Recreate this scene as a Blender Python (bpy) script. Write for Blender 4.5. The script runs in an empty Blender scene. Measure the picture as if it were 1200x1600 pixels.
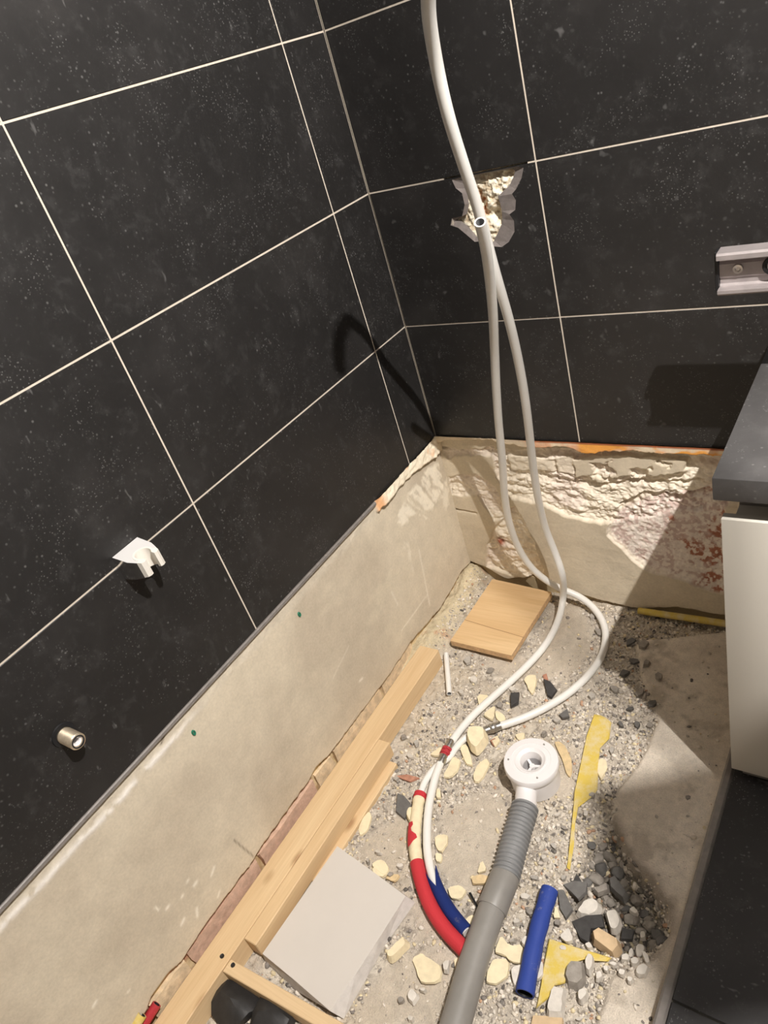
import bpy, bmesh, math, random
import numpy as np
from mathutils import Vector, Matrix, Quaternion

random.seed(7)
rng = np.random.default_rng(7)
SC = bpy.context.scene
COL = SC.collection

# ---------------------------------------------------------------- camera
F = 1137.8                                   # focal length in pixels of a 1200 x 1600 frame
A, B, C_ = 0.744126, 1.0253419, -0.3261592
CAM = np.array([0.98841, -1.34857, 1.33640])
def _rz(t): return np.array([[math.cos(t), -math.sin(t), 0], [math.sin(t), math.cos(t), 0], [0, 0, 1]])
def _rx(t): return np.array([[1, 0, 0], [0, math.cos(t), -math.sin(t)], [0, math.sin(t), math.cos(t)]])
ROT = _rz(A) @ _rx(B) @ _rz(C_)
cam_d = bpy.data.cameras.new('camera')
cam_d.sensor_fit = 'VERTICAL'; cam_d.sensor_height = 36.0; cam_d.sensor_width = 27.0
cam_d.lens = F / 1600 * 36.0
cam_d.clip_start = 0.02
cam = bpy.data.objects.new('camera', cam_d); COL.objects.link(cam)
cam.matrix_world = Matrix([[*ROT[0], CAM[0]], [*ROT[1], CAM[1]], [*ROT[2], CAM[2]], [0, 0, 0, 1]])
SC.camera = cam

# ---------------------------------------------------------------- world, lamp, exposure
w = bpy.data.worlds.new('world'); SC.world = w; w.use_nodes = True
w.node_tree.nodes['Background'].inputs[0].default_value = (1.0, 0.95, 0.9, 1)
w.node_tree.nodes['Background'].inputs[1].default_value = 0.02
LAMP = (1.59, -1.08, 2.468)
ld = bpy.data.lights.new('spot_bulb', 'AREA'); ld.shape = 'DISK'; ld.size = 0.024
ld.energy = 96.0; ld.color = (1.0, 0.955, 0.91)
lo = bpy.data.objects.new('spot_bulb', ld); COL.objects.link(lo); lo.location = LAMP
lo.rotation_euler = Vector((-1.6, 1.0, -1.25)).to_track_quat('-Z', 'Y').to_euler()      # a swivel spot turned towards the pit
SC.view_settings.view_transform = 'Standard'; SC.view_settings.look = 'None'
SC.view_settings.gamma = 1.0; SC.view_settings.use_curve_mapping = False
SC.view_settings.exposure = 0.0

# ---------------------------------------------------------------- geometry helpers
def ray(u, v): return ROT @ np.array([(u - 600) / F, -(v - 800) / F, -1.0])
def on(u, v, ax, val):                       # the point a photograph pixel shows on a plane of the room
    d = ray(u, v); return CAM + (val - CAM[ax]) / d[ax] * d
def fl(u, v, z=0.0): return on(u, v, 2, z)
def lw(u, v, x=0.0): return on(u, v, 0, x)
def bw(u, v, y=0.0): return on(u, v, 1, y)

def hash2(ix, iy, s):
    n = (ix * 374761393 + iy * 668265263 + s * 1274126177) & 0x7fffffff
    n = ((n ^ (n >> 13)) * 1103515245 + 12345) & 0x7fffffff
    n = ((n ^ (n >> 16)) * 69069 + 1) & 0x7fffffff
    return (n & 0xffff) / 65535.0
def vnoise(x, y, s=0):
    x = np.asarray(x, float) + 1000; y = np.asarray(y, float) + 1000
    ix = np.floor(x).astype(np.int64); iy = np.floor(y).astype(np.int64)
    fx = x - ix; fy = y - iy
    fx = fx * fx * (3 - 2 * fx); fy = fy * fy * (3 - 2 * fy)
    a = hash2(ix, iy, s); b = hash2(ix + 1, iy, s); c = hash2(ix, iy + 1, s); d = hash2(ix + 1, iy + 1, s)
    return (a * (1 - fx) + b * fx) * (1 - fy) + (c * (1 - fx) + d * fx) * fy
def fbm(x, y, f, s=0, o=4):
    r = 0; a = 0.5; t = 0
    for i in range(o):
        r = r + a * vnoise(x * f, y * f, s + i * 17); t += a; a *= 0.5; f *= 2.07
    return r / t                             # 0..1
def sdist(px, py, poly):                     # signed distance to a polygon, positive inside
    px = np.asarray(px, float); py = np.asarray(py, float)
    d = np.full(px.shape, 1e9); ins = np.zeros(px.shape, bool)
    n = len(poly)
    for i in range(n):
        x1, y1 = poly[i][:2]; x2, y2 = poly[(i + 1) % n][:2]
        dx, dy = x2 - x1, y2 - y1
        t = np.clip(((px - x1) * dx + (py - y1) * dy) / (dx * dx + dy * dy + 1e-12), 0, 1)
        d = np.minimum(d, np.hypot(px - x1 - t * dx, py - y1 - t * dy))
        if abs(dy) > 1e-12:
            c = ((y1 > py) != (y2 > py)) & (px < dx * (py - y1) / dy + x1)
            ins ^= c
    return np.where(ins, d, -d)
def sstep(e0, e1, x):
    t = np.clip((x - e0) / (e1 - e0), 0, 1); return t * t * (3 - 2 * t)
def mix(a, b, t):
    return a * (1 - t)[..., None] + np.array(b) * t[..., None]

# ---------------------------------------------------------------- materials
def srgb(r, g, b):
    f = lambda c: (c / 255 / 12.92) if c / 255 <= 0.04045 else ((c / 255 + 0.055) / 1.055) ** 2.4
    return (f(r), f(g), f(b))
class NT:
    def __init__(s, name):
        s.m = bpy.data.materials.new(name); s.m.use_nodes = True
        s.t = s.m.node_tree; s.b = s.t.nodes['Principled BSDF']
    def n(s, typ, **kw):
        nd = s.t.nodes.new(typ)
        for k, v in kw.items():
            if k.startswith('i_'): nd.inputs[k[2:].replace('_', ' ')].default_value = v
            else: setattr(nd, k, v)
        return nd
    def l(s, a, b): s.t.links.new(a, b)
    def ramp(s, fac, stops):
        r = s.n('ShaderNodeValToRGB')
        while len(r.color_ramp.elements) < len(stops): r.color_ramp.elements.new(0.5)
        for e, (p, c) in zip(r.color_ramp.elements, stops):
            e.position = p; e.color = (*c, 1) if len(c) == 3 else c
        s.l(fac, r.inputs[0]); return r.outputs[0]
    def mixc(s, fac, a, b, mode='MIX'):
        m = s.n('ShaderNodeMix', data_type='RGBA', blend_type=mode)
        for sock, v in ((m.inputs[0], fac), (m.inputs[6], a), (m.inputs[7], b)):
            if isinstance(v, (int, float)): sock.default_value = v
            elif isinstance(v, tuple): sock.default_value = (*v, 1)
            else: s.l(v, sock)
        return m.outputs[2]
    def noise(s, vec, scale, detail=4, rough=0.5, dist=0):
        n = s.n('ShaderNodeTexNoise', i_Scale=scale, i_Detail=detail, i_Roughness=rough, i_Distortion=dist)
        if vec is not None: s.l(vec, n.inputs['Vector'])
        return n.outputs['Fac']
    def bump(s, h, strength, dist):
        b = s.n('ShaderNodeBump', i_Strength=strength, i_Distance=dist); s.l(h, b.inputs['Height'])
        s.l(b.outputs[0], s.b.inputs['Normal']); return b
    def coords(s, offset=True):
        tc = s.n('ShaderNodeTexCoord')
        if not offset: return tc.outputs['Object']
        oi = s.n('ShaderNodeObjectInfo')
        mu = s.n('ShaderNodeMath', operation='MULTIPLY'); s.l(oi.outputs['Random'], mu.inputs[0]); mu.inputs[1].default_value = 37.0
        ad = s.n('ShaderNodeVectorMath', operation='ADD'); s.l(tc.outputs['Object'], ad.inputs[0]); s.l(mu.outputs[0], ad.inputs[1])
        return ad.outputs[0]
    def set(s, rough=0.5, metal=0.0, spec=0.5):
        s.b.inputs['Roughness'].default_value = rough; s.b.inputs['Metallic'].default_value = metal
        s.b.inputs['Specular IOR Level'].default_value = spec; return s
def plain(name, c, rough=0.5, metal=0.0, spec=0.5, var=0.0, scale=60, bump=0.0, bd=0.002):
    t = NT(name).set(rough, metal, spec)
    if var or bump:
        v = t.coords(); nz = t.noise(v, scale, 5, 0.6)
        if var:
            lo_ = tuple(max(0, k * (1 - var)) for k in c); hi = tuple(min(1, k * (1 + var)) for k in c)
            t.l(t.ramp(nz, [(0.3, lo_), (0.7, hi)]), t.b.inputs['Base Color'])
        else: t.b.inputs['Base Color'].default_value = (*c, 1)
        if bump: t.bump(nz, bump, bd)
    else: t.b.inputs['Base Color'].default_value = (*c, 1)
    return t.m
def tile_mat(name, base, spk=(0.16, 0.155, 0.15), dens=0.0):
    t = NT(name).set(0.5, 0, 0.5)
    v = t.coords()
    big = t.noise(v, 5, 5, 0.62, 0.4)
    c = t.ramp(big, [(0.30, tuple(k * 0.75 for k in base)), (0.55, base), (0.78, tuple(k * 1.7 for k in base))])
    cloud = t.noise(v, 30, 7, 0.75, 0.3)
    cl = t.ramp(cloud, [(0.54, (0, 0, 0)), (0.85, (0.22, 0.22, 0.22))])
    c = t.mixc(cl, c, spk)
    vo = t.n('ShaderNodeTexVoronoi', i_Scale=95.0, i_Randomness=1.0); t.l(v, vo.inputs['Vector'])
    dot = t.ramp(vo.outputs['Distance'], [(0.10, (1, 1, 1)), (0.22, (0, 0, 0))])
    m1 = t.ramp(t.noise(v, 22, 4, 0.65), [(0.46 - dens, (0, 0, 0)), (0.62 - dens, (1, 1, 1))])
    sp = t.mixc(1.0, dot, m1, 'MULTIPLY')
    vo2 = t.n('ShaderNodeTexVoronoi', i_Scale=210.0, i_Randomness=1.0); t.l(v, vo2.inputs['Vector'])
    sp2 = t.mixc(1.0, t.ramp(vo2.outputs['Distance'], [(0.12, (0.7, 0.7, 0.7)), (0.26, (0, 0, 0))]), t.ramp(t.noise(v, 13, 5, 0.7), [(0.50, (0, 0, 0)), (0.60, (1, 1, 1))]), 'MULTIPLY')
    c = t.mixc(sp2, c, spk)
    c = t.mixc(t.mixc(1.0, sp, (0.55, 0.55, 0.55), 'MULTIPLY'), c, spk)
    st = t.n('ShaderNodeMapping'); st.inputs['Scale'].default_value = (30, 70, 30); st.inputs['Rotation'].default_value = (0.6, 0.4, 0.5)
    t.l(v, st.inputs['Vector'])
    scr = t.ramp(t.noise(st.outputs[0], 1.3, 2, 0.5), [(0.70, (0, 0, 0)), (0.80, (0.5, 0.5, 0.5))])
    c = t.mixc(scr, c, spk)
    t.l(c, t.b.inputs['Base Color'])
    r = t.ramp(cloud, [(0.3, (0.42, 0.42, 0.42)), (0.75, (0.52, 0.52, 0.52))]); t.l(r, t.b.inputs['Roughness'])
    t.bump(t.noise(v, 260, 3, 0.6), 0.08, 0.001)
    return t.m
def attr_mat(name, rough, scale, var, bump, bd, scale2=None):
    t = NT(name).set(rough, 0, 0.25)
    a = t.n('ShaderNodeAttribute', attribute_name='Col')
    v = t.coords(False)
    n1 = t.noise(v, scale, 6, 0.65)
    mul = t.ramp(n1, [(0.25, (1 - var,) * 3), (0.75, (1 + var,) * 3)])
    c = t.mixc(1.0, a.outputs['Color'], mul, 'MULTIPLY')
    n2 = t.noise(v, scale * 7, 4, 0.6)
    mul2 = t.ramp(n2, [(0.3, (1 - var * 0.8,) * 3), (0.7, (1 + var * 0.6,) * 3)])
    c = t.mixc(1.0, c, mul2, 'MULTIPLY')
    t.l(c, t.b.inputs['Base Color'])
    if bump:
        add = t.n('ShaderNodeMath', operation='ADD'); t.l(n1, add.inputs[0]); t.l(n2, add.inputs[1])
        t.bump(add.outputs[0], bump, bd)
    return t.m
def wood_mat(name, c1, c2, axis, knots=True, ring=26):
    t = NT(name).set(0.55, 0, 0.3)
    v = t.coords()
    mp = t.n('ShaderNodeMapping'); sc = [ring, ring, ring]; sc[axis] = 1.6; mp.inputs['Scale'].default_value = sc
    t.l(v, mp.inputs['Vector'])
    g = t.noise(mp.outputs[0], 1.0, 5, 0.6, 0.6)
    c = t.ramp(g, [(0.32, c2), (0.5, tuple((a + b) / 2 for a, b in zip(c1, c2))), (0.66, c1)])
    fine = t.n('ShaderNodeMapping'); sc = [260, 260, 260]; sc[axis] = 9; fine.inputs['Scale'].default_value = sc
    t.l(v, fine.inputs['Vector'])
    f = t.ramp(t.noise(fine.outputs[0], 1.0, 3, 0.6), [(0.3, (0.93, 0.91, 0.88)), (0.7, (1.03, 1.03, 1.03))])
    c = t.mixc(1.0, c, f, 'MULTIPLY')
    if knots:
        k = t.n('ShaderNodeMapping'); sc = [17, 17, 17]; sc[axis] = 8; k.inputs['Scale'].default_value = sc
        t.l(v, k.inputs['Vector'])
        vo = t.n('ShaderNodeTexVoronoi', i_Scale=1.0); t.l(k.outputs[0], vo.inputs['Vector'])
        kn = t.ramp(vo.outputs['Distance'], [(0.05, (1, 1, 1)), (0.20, (0, 0, 0))])
        c = t.mixc(t.mixc(1.0, kn, (0.75, 0.75, 0.75), 'MULTIPLY'), c, tuple(k_ * q for k_, q in zip(c2, (0.5, 0.38, 0.3))))
    t.l(c, t.b.inputs['Base Color']); t.bump(g, 0.12, 0.001)
    return t.m
def insul_mat(name, col, dust, amount):
    t = NT(name).set(0.6, 0, 0.3); v = t.coords()
    d = t.ramp(t.noise(v, 45, 6, 0.7), [(amount, (0, 0, 0)), (amount + 0.2, (0.7, 0.7, 0.7))])
    t.l(t.mixc(d, col, dust), t.b.inputs['Base Color']); t.bump(t.noise(v, 220, 3, 0.5), 0.15, 0.001)
    return t.m

M = {}
M['tile'] = tile_mat('dark_stone_tile', (0.0150, 0.0139, 0.0134), (0.15, 0.146, 0.143))
M['floor_tile'] = tile_mat('dark_floor_tile', (0.020, 0.0185, 0.019))
M['grout'] = plain('pale_grout', srgb(200, 189, 174), 0.8, 0, 0.2, 0.08, 90)
M['core'] = plain('wall_core', (0.30, 0.26, 0.21), 0.9, 0, 0.1, 0.2, 40, 0.3)
M['white_paint'] = plain('white_ceiling_paint', (0.8, 0.78, 0.74), 0.8, 0, 0.2)
M['room_paint'] = plain('beige_wall_paint', (0.36, 0.33, 0.30), 0.7, 0, 0.3)
M['plaster'] = attr_mat('cement_plaster', 0.88, 26, 0.09, 0.22, 0.0025)
M['rough'] = attr_mat('broken_mortar', 0.92, 60, 0.16, 0.55, 0.004)
M['rubble'] = attr_mat('dusty_rubble_floor', 0.92, 55, 0.16, 0.7, 0.005)
M['stone'] = attr_mat('loose_stone', 0.9, 120, 0.14, 0.5, 0.002)
M['silicone'] = plain('grey_silicone', (0.20, 0.18, 0.165), 0.5, 0, 0.4, 0.15, 60)
M['brick_red'] = plain('red_brick', srgb(176, 128, 106), 0.9, 0, 0.2, 0.3, 50, 0.6, 0.004)
M['brick_rose'] = plain('rose_brick', srgb(206, 174, 152), 0.9, 0, 0.2, 0.18, 60, 0.6, 0.004)
M['brick_pale'] = plain('pale_brick', srgb(224, 202, 168), 0.9, 0, 0.2, 0.22, 60, 0.6, 0.004)
M['beam'] = wood_mat('pine_beam', (0.72, 0.54, 0.325), (0.64, 0.45, 0.255), 1)
M['beam_x'] = wood_mat('pine_bar', (0.72, 0.54, 0.33), (0.62, 0.44, 0.25), 0)
M['ply'] = wood_mat('spruce_offcut', (0.74, 0.53, 0.30), (0.62, 0.41, 0.21), 0, False, 16)
M['ply_side'] = plain('spruce_end_grain', (0.60, 0.39, 0.21), 0.6, 0, 0.3, 0.25, 120)
M['pex'] = plain('white_pipe_plastic', (0.80, 0.78, 0.735), 0.38, 0, 0.5, 0.03, 20)
M['pex_in'] = plain('pipe_bore', (0.30, 0.30, 0.31), 0.5, 0.3)
M['steel'] = plain('press_sleeve_steel', (0.55, 0.53, 0.50), 0.32, 1.0, 0.5, 0.1, 80)
M['red_ring'] = plain('red_ring_plastic', (0.42, 0.035, 0.045), 0.4)
M['red_foam'] = insul_mat('red_insulation', (0.52, 0.035, 0.045), (0.62, 0.42, 0.34), 0.72)
M['blue_foam'] = insul_mat('blue_insulation', (0.026, 0.055, 0.27), (0.42, 0.38, 0.34), 0.60)
M['cream_foam'] = plain('cream_plaster_flake', (0.80, 0.69, 0.47), 0.85, 0, 0.2, 0.09, 70, 0.3, 0.002)
M['white_pvc'] = plain('white_drain_plastic', (0.80, 0.77, 0.76), 0.35, 0, 0.5)
M['drain_in'] = plain('drain_bore', (0.50, 0.48, 0.48), 0.5)
M['grey_pvc'] = plain('grey_pipe_plastic', (0.235, 0.22, 0.20), 0.42, 0, 0.5, 0.10, 14)
M['grey_flex'] = plain('grey_corrugated_plastic', (0.225, 0.225, 0.225), 0.42, 0, 0.5, 0.08, 30)
M['yellow'] = insul_mat('yellow_film', (0.66, 0.49, 0.10), (0.66, 0.57, 0.38), 0.44)
M['gypsum'] = plain('white_board', (0.60, 0.555, 0.505), 0.75, 0, 0.2, 0.02, 10)
M['gypsum_edge'] = plain('broken_board_edge', (0.66, 0.62, 0.58), 0.9, 0, 0.2, 0.1, 60, 0.5, 0.004)
M['chrome'] = plain('chrome', (0.80, 0.79, 0.78), 0.16, 1.0)
M['satin_reflect'] = plain('satin_reflection_top', (0.60, 0.585, 0.57), 0.45, 0.0, 0.5)
M['alu'] = plain('worn_aluminium', (0.42, 0.375, 0.37), 0.38, 0.45, 0.6, 0.12, 40)
M['bright_alu'] = plain('bright_metal', (0.80, 0.76, 0.74), 0.28, 1.0)
M['black'] = plain('black_plastic', (0.012, 0.012, 0.013), 0.4)
M['clip'] = plain('white_clip_plastic', (0.74, 0.70, 0.63), 0.4)
M['brass'] = plain('worn_brass_thread', (0.62, 0.53, 0.40), 0.35, 0.8, 0.5, 0.15, 120)
M['green'] = plain('green_plug_plastic', (0.012, 0.16, 0.09), 0.5)
M['drawer'] = plain('cream_white_lacquer', (0.74, 0.70, 0.62), 0.35, 0, 0.5)
M['rail'] = plain('grey_recess_rail', (0.22, 0.20, 0.18), 0.45, 0, 0.5)
M['counter'] = tile_mat('dark_slate_worktop', (0.085, 0.081, 0.080), (0.27, 0.26, 0.255), 0.04)
M['red_plastic'] = plain('red_conduit_plastic', (0.42, 0.03, 0.04), 0.45)
M['tan'] = plain('tan_offcut', (0.60, 0.44, 0.27), 0.8, 0, 0.2, 0.12, 60)
M['amber'] = plain('amber_flake', (0.68, 0.52, 0.30), 0.6, 0, 0.3, 0.15, 80)
M['slate'] = plain('grey_slate_shard', (0.135, 0.128, 0.12), 0.75, 0, 0.3, 0.16, 90, 0.4, 0.002)
M['dark_slate'] = plain('dark_slate_shard', (0.055, 0.052, 0.05), 0.7, 0, 0.3, 0.22, 90, 0.5, 0.002)
M['grey_stone'] = plain('grey_stone', (0.30, 0.27, 0.235), 0.9, 0, 0.2, 0.2, 90, 0.6, 0.002)
M['white_stone'] = plain('white_plaster_stone', (0.68, 0.63, 0.56), 0.9, 0, 0.2, 0.1, 90, 0.5, 0.002)
M['chip_grey'] = plain('grey_chip', (0.42, 0.385, 0.34), 0.9, 0, 0.2, 0.14, 90, 0.5, 0.002)
M['chip_pale'] = plain('pale_chip', (0.60, 0.55, 0.48), 0.9, 0, 0.2, 0.12, 90, 0.5, 0.002)
M['black_stone'] = plain('black_lump', (0.022, 0.021, 0.021), 0.5, 0, 0.5, 0.3, 60, 0.4, 0.002)
M['lamp_glass'] = NT('lamp_glass').m
_e = M['lamp_glass'].node_tree.nodes['Principled BSDF']
_e.inputs['Emission Color'].default_value = (1.0, 0.87, 0.70, 1); _e.inputs['Emission Strength'].default_value = 6.0

# ---------------------------------------------------------------- object helpers
def mk(name, verts, faces, mat, parent=None, smooth=False, loc=None, colors=None, mats=None, fmat=None):
    me = bpy.data.meshes.new(name)
    me.from_pydata([tuple(map(float, v)) for v in verts], [], [tuple(f) for f in faces])
    o = bpy.data.objects.new(name, me); COL.objects.link(o)
    for m in (mats or [mat]): me.materials.append(m)
    if fmat is not None: me.polygons.foreach_set('material_index', fmat)
    if smooth is True: me.polygons.foreach_set('use_smooth', [True] * len(me.polygons))
    if colors is not None:
        at = me.color_attributes.new('Col', 'FLOAT_COLOR', 'POINT')
        c = np.ones((len(verts), 4), np.float32); c[:, :3] = colors
        at.data.foreach_set('color', c.ravel())
    if loc is not None: o.location = loc
    if parent is not None: o.parent = parent
    me.update()
    return o
def bm_obj(name, bm, mat, parent=None, smooth=False, mats=None, ang=None):
    bmesh.ops.recalc_face_normals(bm, faces=bm.faces[:])
    me = bpy.data.meshes.new(name); bm.to_mesh(me); bm.free()
    for m in (mats or [mat]): me.materials.append(m)
    if smooth:
        me.polygons.foreach_set('use_smooth', [True] * len(me.polygons))
        me.set_sharp_from_angle(angle=math.radians(ang or 35))
    o = bpy.data.objects.new(name, me); COL.objects.link(o)
    if parent is not None: o.parent = parent
    return o
def tag(o, label=None, cat=None, group=None, kind=None):
    if label: o['label'] = label
    if cat: o['category'] = cat
    if group: o['group'] = group
    if kind: o['kind'] = kind
    return o
def empty(name, loc=(0, 0, 0), rot=(0, 0, 0)):
    o = bpy.data.objects.new(name, None); COL.objects.link(o); o.empty_display_size = 0.05
    o.location = loc; o.rotation_euler = rot; return o
def box_bm(lo_, hi, bevel=0.0, seg=1):
    bm = bmesh.new(); bmesh.ops.create_cube(bm, size=1.0)
    for v in bm.verts:
        v.co = Vector([lo_[i] + (v.co[i] + 0.5) * (hi[i] - lo_[i]) for i in range(3)])
    if bevel: bmesh.ops.bevel(bm, geom=bm.edges[:], offset=bevel, segments=seg, affect='EDGES', profile=0.6)
    return bm
def box(name, lo_, hi, mat, parent=None, bevel=0.0, seg=1):
    return bm_obj(name, box_bm(lo_, hi, bevel, seg), mat, parent, bevel > 0 and seg > 1)
def cbox(name, lo_, hi, mat, parent=None, bevel=0.0):                 # box with its origin at its own centre
    c = [(a + b) / 2 for a, b in zip(lo_, hi)]
    o = box(name, [a - k for a, k in zip(lo_, c)], [b - k for b, k in zip(hi, c)], mat, parent, bevel)
    o.location = c; return o
def smooth_path(pts, n=10):
    P = [np.array(p, float) for p in pts]; P = [2 * P[0] - P[1]] + P + [2 * P[-1] - P[-2]]
    out = []
    for i in range(1, len(P) - 2):
        for k in range(n):
            t = k / n
            out.append(0.5 * ((2 * P[i]) + (-P[i - 1] + P[i + 1]) * t + (2 * P[i - 1] - 5 * P[i] + 4 * P[i + 1] - P[i + 2]) * t * t
                              + (-P[i - 1] + 3 * P[i] - 3 * P[i + 1] + P[i + 2]) * t ** 3))
    out.append(P[-2]); return out
def relax(path, it=2):
    p = [np.array(q, float) for q in path]
    for _ in range(it):
        p = [p[0]] + [(p[i - 1] + 2 * p[i] + p[i + 1]) / 4 for i in range(1, len(p) - 1)] + [p[-1]]
    return p
def sweep(path, rad, seg=14, cap=(True, True), bm=None, inner=None):  # a tube along a path; rad is a number or one per point
    bm = bm or bmesh.new(); P = [Vector(p) for p in path]; n = len(P)
    R = [rad] * n if isinstance(rad, (int, float)) else rad
    T = [(P[min(i + 1, n - 1)] - P[max(i - 1, 0)]).normalized() for i in range(n)]
    up = Vector((0, 0, 1)) if abs(T[0].z) < 0.9 else Vector((1, 0, 0))
    N = (up - T[0] * up.dot(T[0])).normalized(); rings = []
    for i in range(n):
        if i:
            N = (T[i - 1].rotation_difference(T[i]) @ N); N = (N - T[i] * N.dot(T[i])).normalized()
        Bn = T[i].cross(N)
        rings.append([bm.verts.new(P[i] + R[i] * (math.cos(a) * N + math.sin(a) * Bn)) for a in (2 * math.pi * k / seg for k in range(seg))])
    for a, b in zip(rings, rings[1:]):
        for k in range(seg): bm.faces.new((a[k], a[(k + 1) % seg], b[(k + 1) % seg], b[k]))
    for w_, end in ((0, rings[0]), (1, rings[-1])):
        if not cap[w_]: continue
        if inner:                                                     # an open bore instead of a flat cap
            i = 0 if w_ == 0 else n - 1; d = T[i] * (0.03 if w_ == 0 else -0.03)
            cen = P[i]; r1 = [bm.verts.new(cen + (v.co - cen) * inner) for v in end]; r2 = [bm.verts.new(v.co + d) for v in r1]
            for k in range(seg):
                bm.faces.new((end[k], end[(k + 1) % seg], r1[(k + 1) % seg], r1[k]))
                f = bm.faces.new((r1[k], r1[(k + 1) % seg], r2[(k + 1) % seg], r2[k])); f.material_index = 1
            f = bm.faces.new(r2); f.material_index = 1
        else: bm.faces.new(end)
    return bm
def lathe(prof, seg=48, bm=None, axis=None):                          # prof: (r, z) pairs, closed on the axis where r = 0
    bm = bm or bmesh.new(); rings = []
    for r, z in prof:
        rings.append([bm.verts.new((0, 0, z))] if r < 1e-6 else [bm.verts.new((r * math.cos(2 * math.pi * k / seg), r * math.sin(2 * math.pi * k / seg), z)) for k in range(seg)])
    for a, b in zip(rings, rings[1:]):
        for k in range(seg):
            q = [a[k % len(a)], a[(k + 1) % len(a)], b[(k + 1) % len(b)], b[k % len(b)]]
            q = list(dict.fromkeys(q))
            if len(q) > 2: bm.faces.new(q)
    return bm
def prism(top, bot):                                                  # two matching outlines joined by a wall
    bm = bmesh.new()
    a = [bm.verts.new(p) for p in top]; b = [bm.verts.new(p) for p in bot]
    bm.faces.new(a); bm.faces.new(b[::-1]); n = len(a)
    for k in range(n): bm.faces.new((a[k], b[k], b[(k + 1) % n], a[(k + 1) % n]))
    return bm
def grid_obj(name, X, Y, Z, mat, colors, parent=None, smooth=True):   # height field from three 2-D arrays
    h, w_ = X.shape
    v = np.stack([X, Y, Z], -1).reshape(-1, 3)
    i = np.arange(h * w_).reshape(h, w_)
    f = np.stack([i[:-1, :-1], i[:-1, 1:], i[1:, 1:], i[1:, :-1]], -1).reshape(-1, 4)
    me = bpy.data.meshes.new(name)
    me.vertices.add(len(v)); me.vertices.foreach_set('co', v.ravel().astype(np.float32))
    me.loops.add(f.size); me.loops.foreach_set('vertex_index', f.ravel().astype(np.int32))
    me.polygons.add(len(f)); me.polygons.foreach_set('loop_start', np.arange(0, f.size, 4, dtype=np.int32))
    me.update(calc_edges=True); me.validate()
    me.polygons.foreach_set('use_smooth', [smooth] * len(me.polygons))
    at = me.color_attributes.new('Col', 'FLOAT_COLOR', 'POINT')
    c = np.ones((len(v), 4), np.float32); c[:, :3] = colors.reshape(-1, 3)
    at.data.foreach_set('color', c.ravel())
    me.materials.append(mat)
    o = bpy.data.objects.new(name, me); COL.objects.link(o)
    if parent is not None: o.parent = parent
    return o

# ================================================================ LARGE STRUCTURE
ROWC, TH = 0.79, 0.30
TB = 0.493                                   # bottom edge of the wall tiles
CEIL = 2.5; XR = 2.1; YF = -2.5
zrows = [TB] + [ROWC + TH * i for i in range(6)] + [CEIL]
ycols = [0.0, -0.1319, -0.7247, -1.3175, -1.9103, YF]
xcols = [0.0, 0.3811, 0.9739, 1.5667, XR]
G = 0.0016                                   # half a grout joint
TT = 0.008                                   # tile thickness

wall_left = tag(box('wall_left', (-0.15, YF, -0.15), (-0.030, 0.12, CEIL), M['core']), kind='structure')
wall_back = tag(box('wall_back', (-0.030, 0.045, -0.15), (XR + 0.15, 0.15, CEIL), M['core']), kind='structure')
wall_right = tag(box('wall_right', (XR, YF, -0.15), (XR + 0.15, 0.045, CEIL), M['room_paint']), kind='structure')
wall_front = tag(box('wall_front', (-0.15, YF - 0.15, -0.15), (XR + 0.15, YF, CEIL), M['room_paint']), kind='structure')
ceiling = tag(box('ceiling', (-0.15, YF - 0.15, CEIL), (XR + 0.15, 0.15, CEIL + 0.12), M['white_paint']), kind='structure')

# tiles of the left wall, each a piece of its own
for j in range(len(zrows) - 1):
    for i in range(len(ycols) - 1):
        y1, y0 = ycols[i], ycols[i + 1]
        d = random.uniform(-0.0003, 0.0003)
        cbox('tile', (-TT + d, y0 + G, zrows[j] + G), (d, y1 - (0.002 if i == 0 else G), zrows[j + 1] - G), M['tile'], wall_left, 0.0007)
box('grout', (-0.030, YF, TB + 0.001), (-0.0012, 0.0, CEIL), M['grout'], wall_left)
box('silicone_strip', (-0.010, YF, TB - 0.009), (0.0025, -0.292, TB + 0.0005), M['silicone'], wall_left, 0.0018)

# back wall tiles; the one behind the pipes has a hole smashed through it
hole_px = [(706, 281), (718, 277), (738, 268), (757, 263), (768, 260), (790, 258), (806, 257), (818, 262), (815, 278), (806, 296), (800, 303),
           (806, 313), (805, 328), (796, 335), (803, 345), (804, 362), (795, 378), (784, 386), (770, 385), (757, 376), (742, 378), (728, 366),
           (716, 356), (704, 352), (706, 341), (722, 338), (726, 320), (722, 302), (712, 294)]
hole_out = [bw(u, v) for u, v in hole_px]
ztop = 1.09 - G
hole_out = [np.array([p[0], 0, min(p[2], ztop - 0.0015)]) for p in hole_out]
inner_px = [(726, 287), (730, 283), (740, 275), (757, 270), (768, 268), (788, 266), (801, 264), (805, 267), (802, 277), (796, 290), (789, 296),
            (778, 307), (781, 316), (784, 330), (785, 342), (784, 350), (779, 361), (772, 376), (767, 384), (758, 372), (744, 369), (734, 356),
            (722, 346), (714, 343), (718, 341), (730, 334), (733, 318), (730, 303), (727, 295)]
hole_in = [bw(u, v, TT) for u, v in inner_px]
hole_in = [np.array([p[0], TT, min(p[2], ztop - 0.004)]) for p in hole_in]
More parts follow.
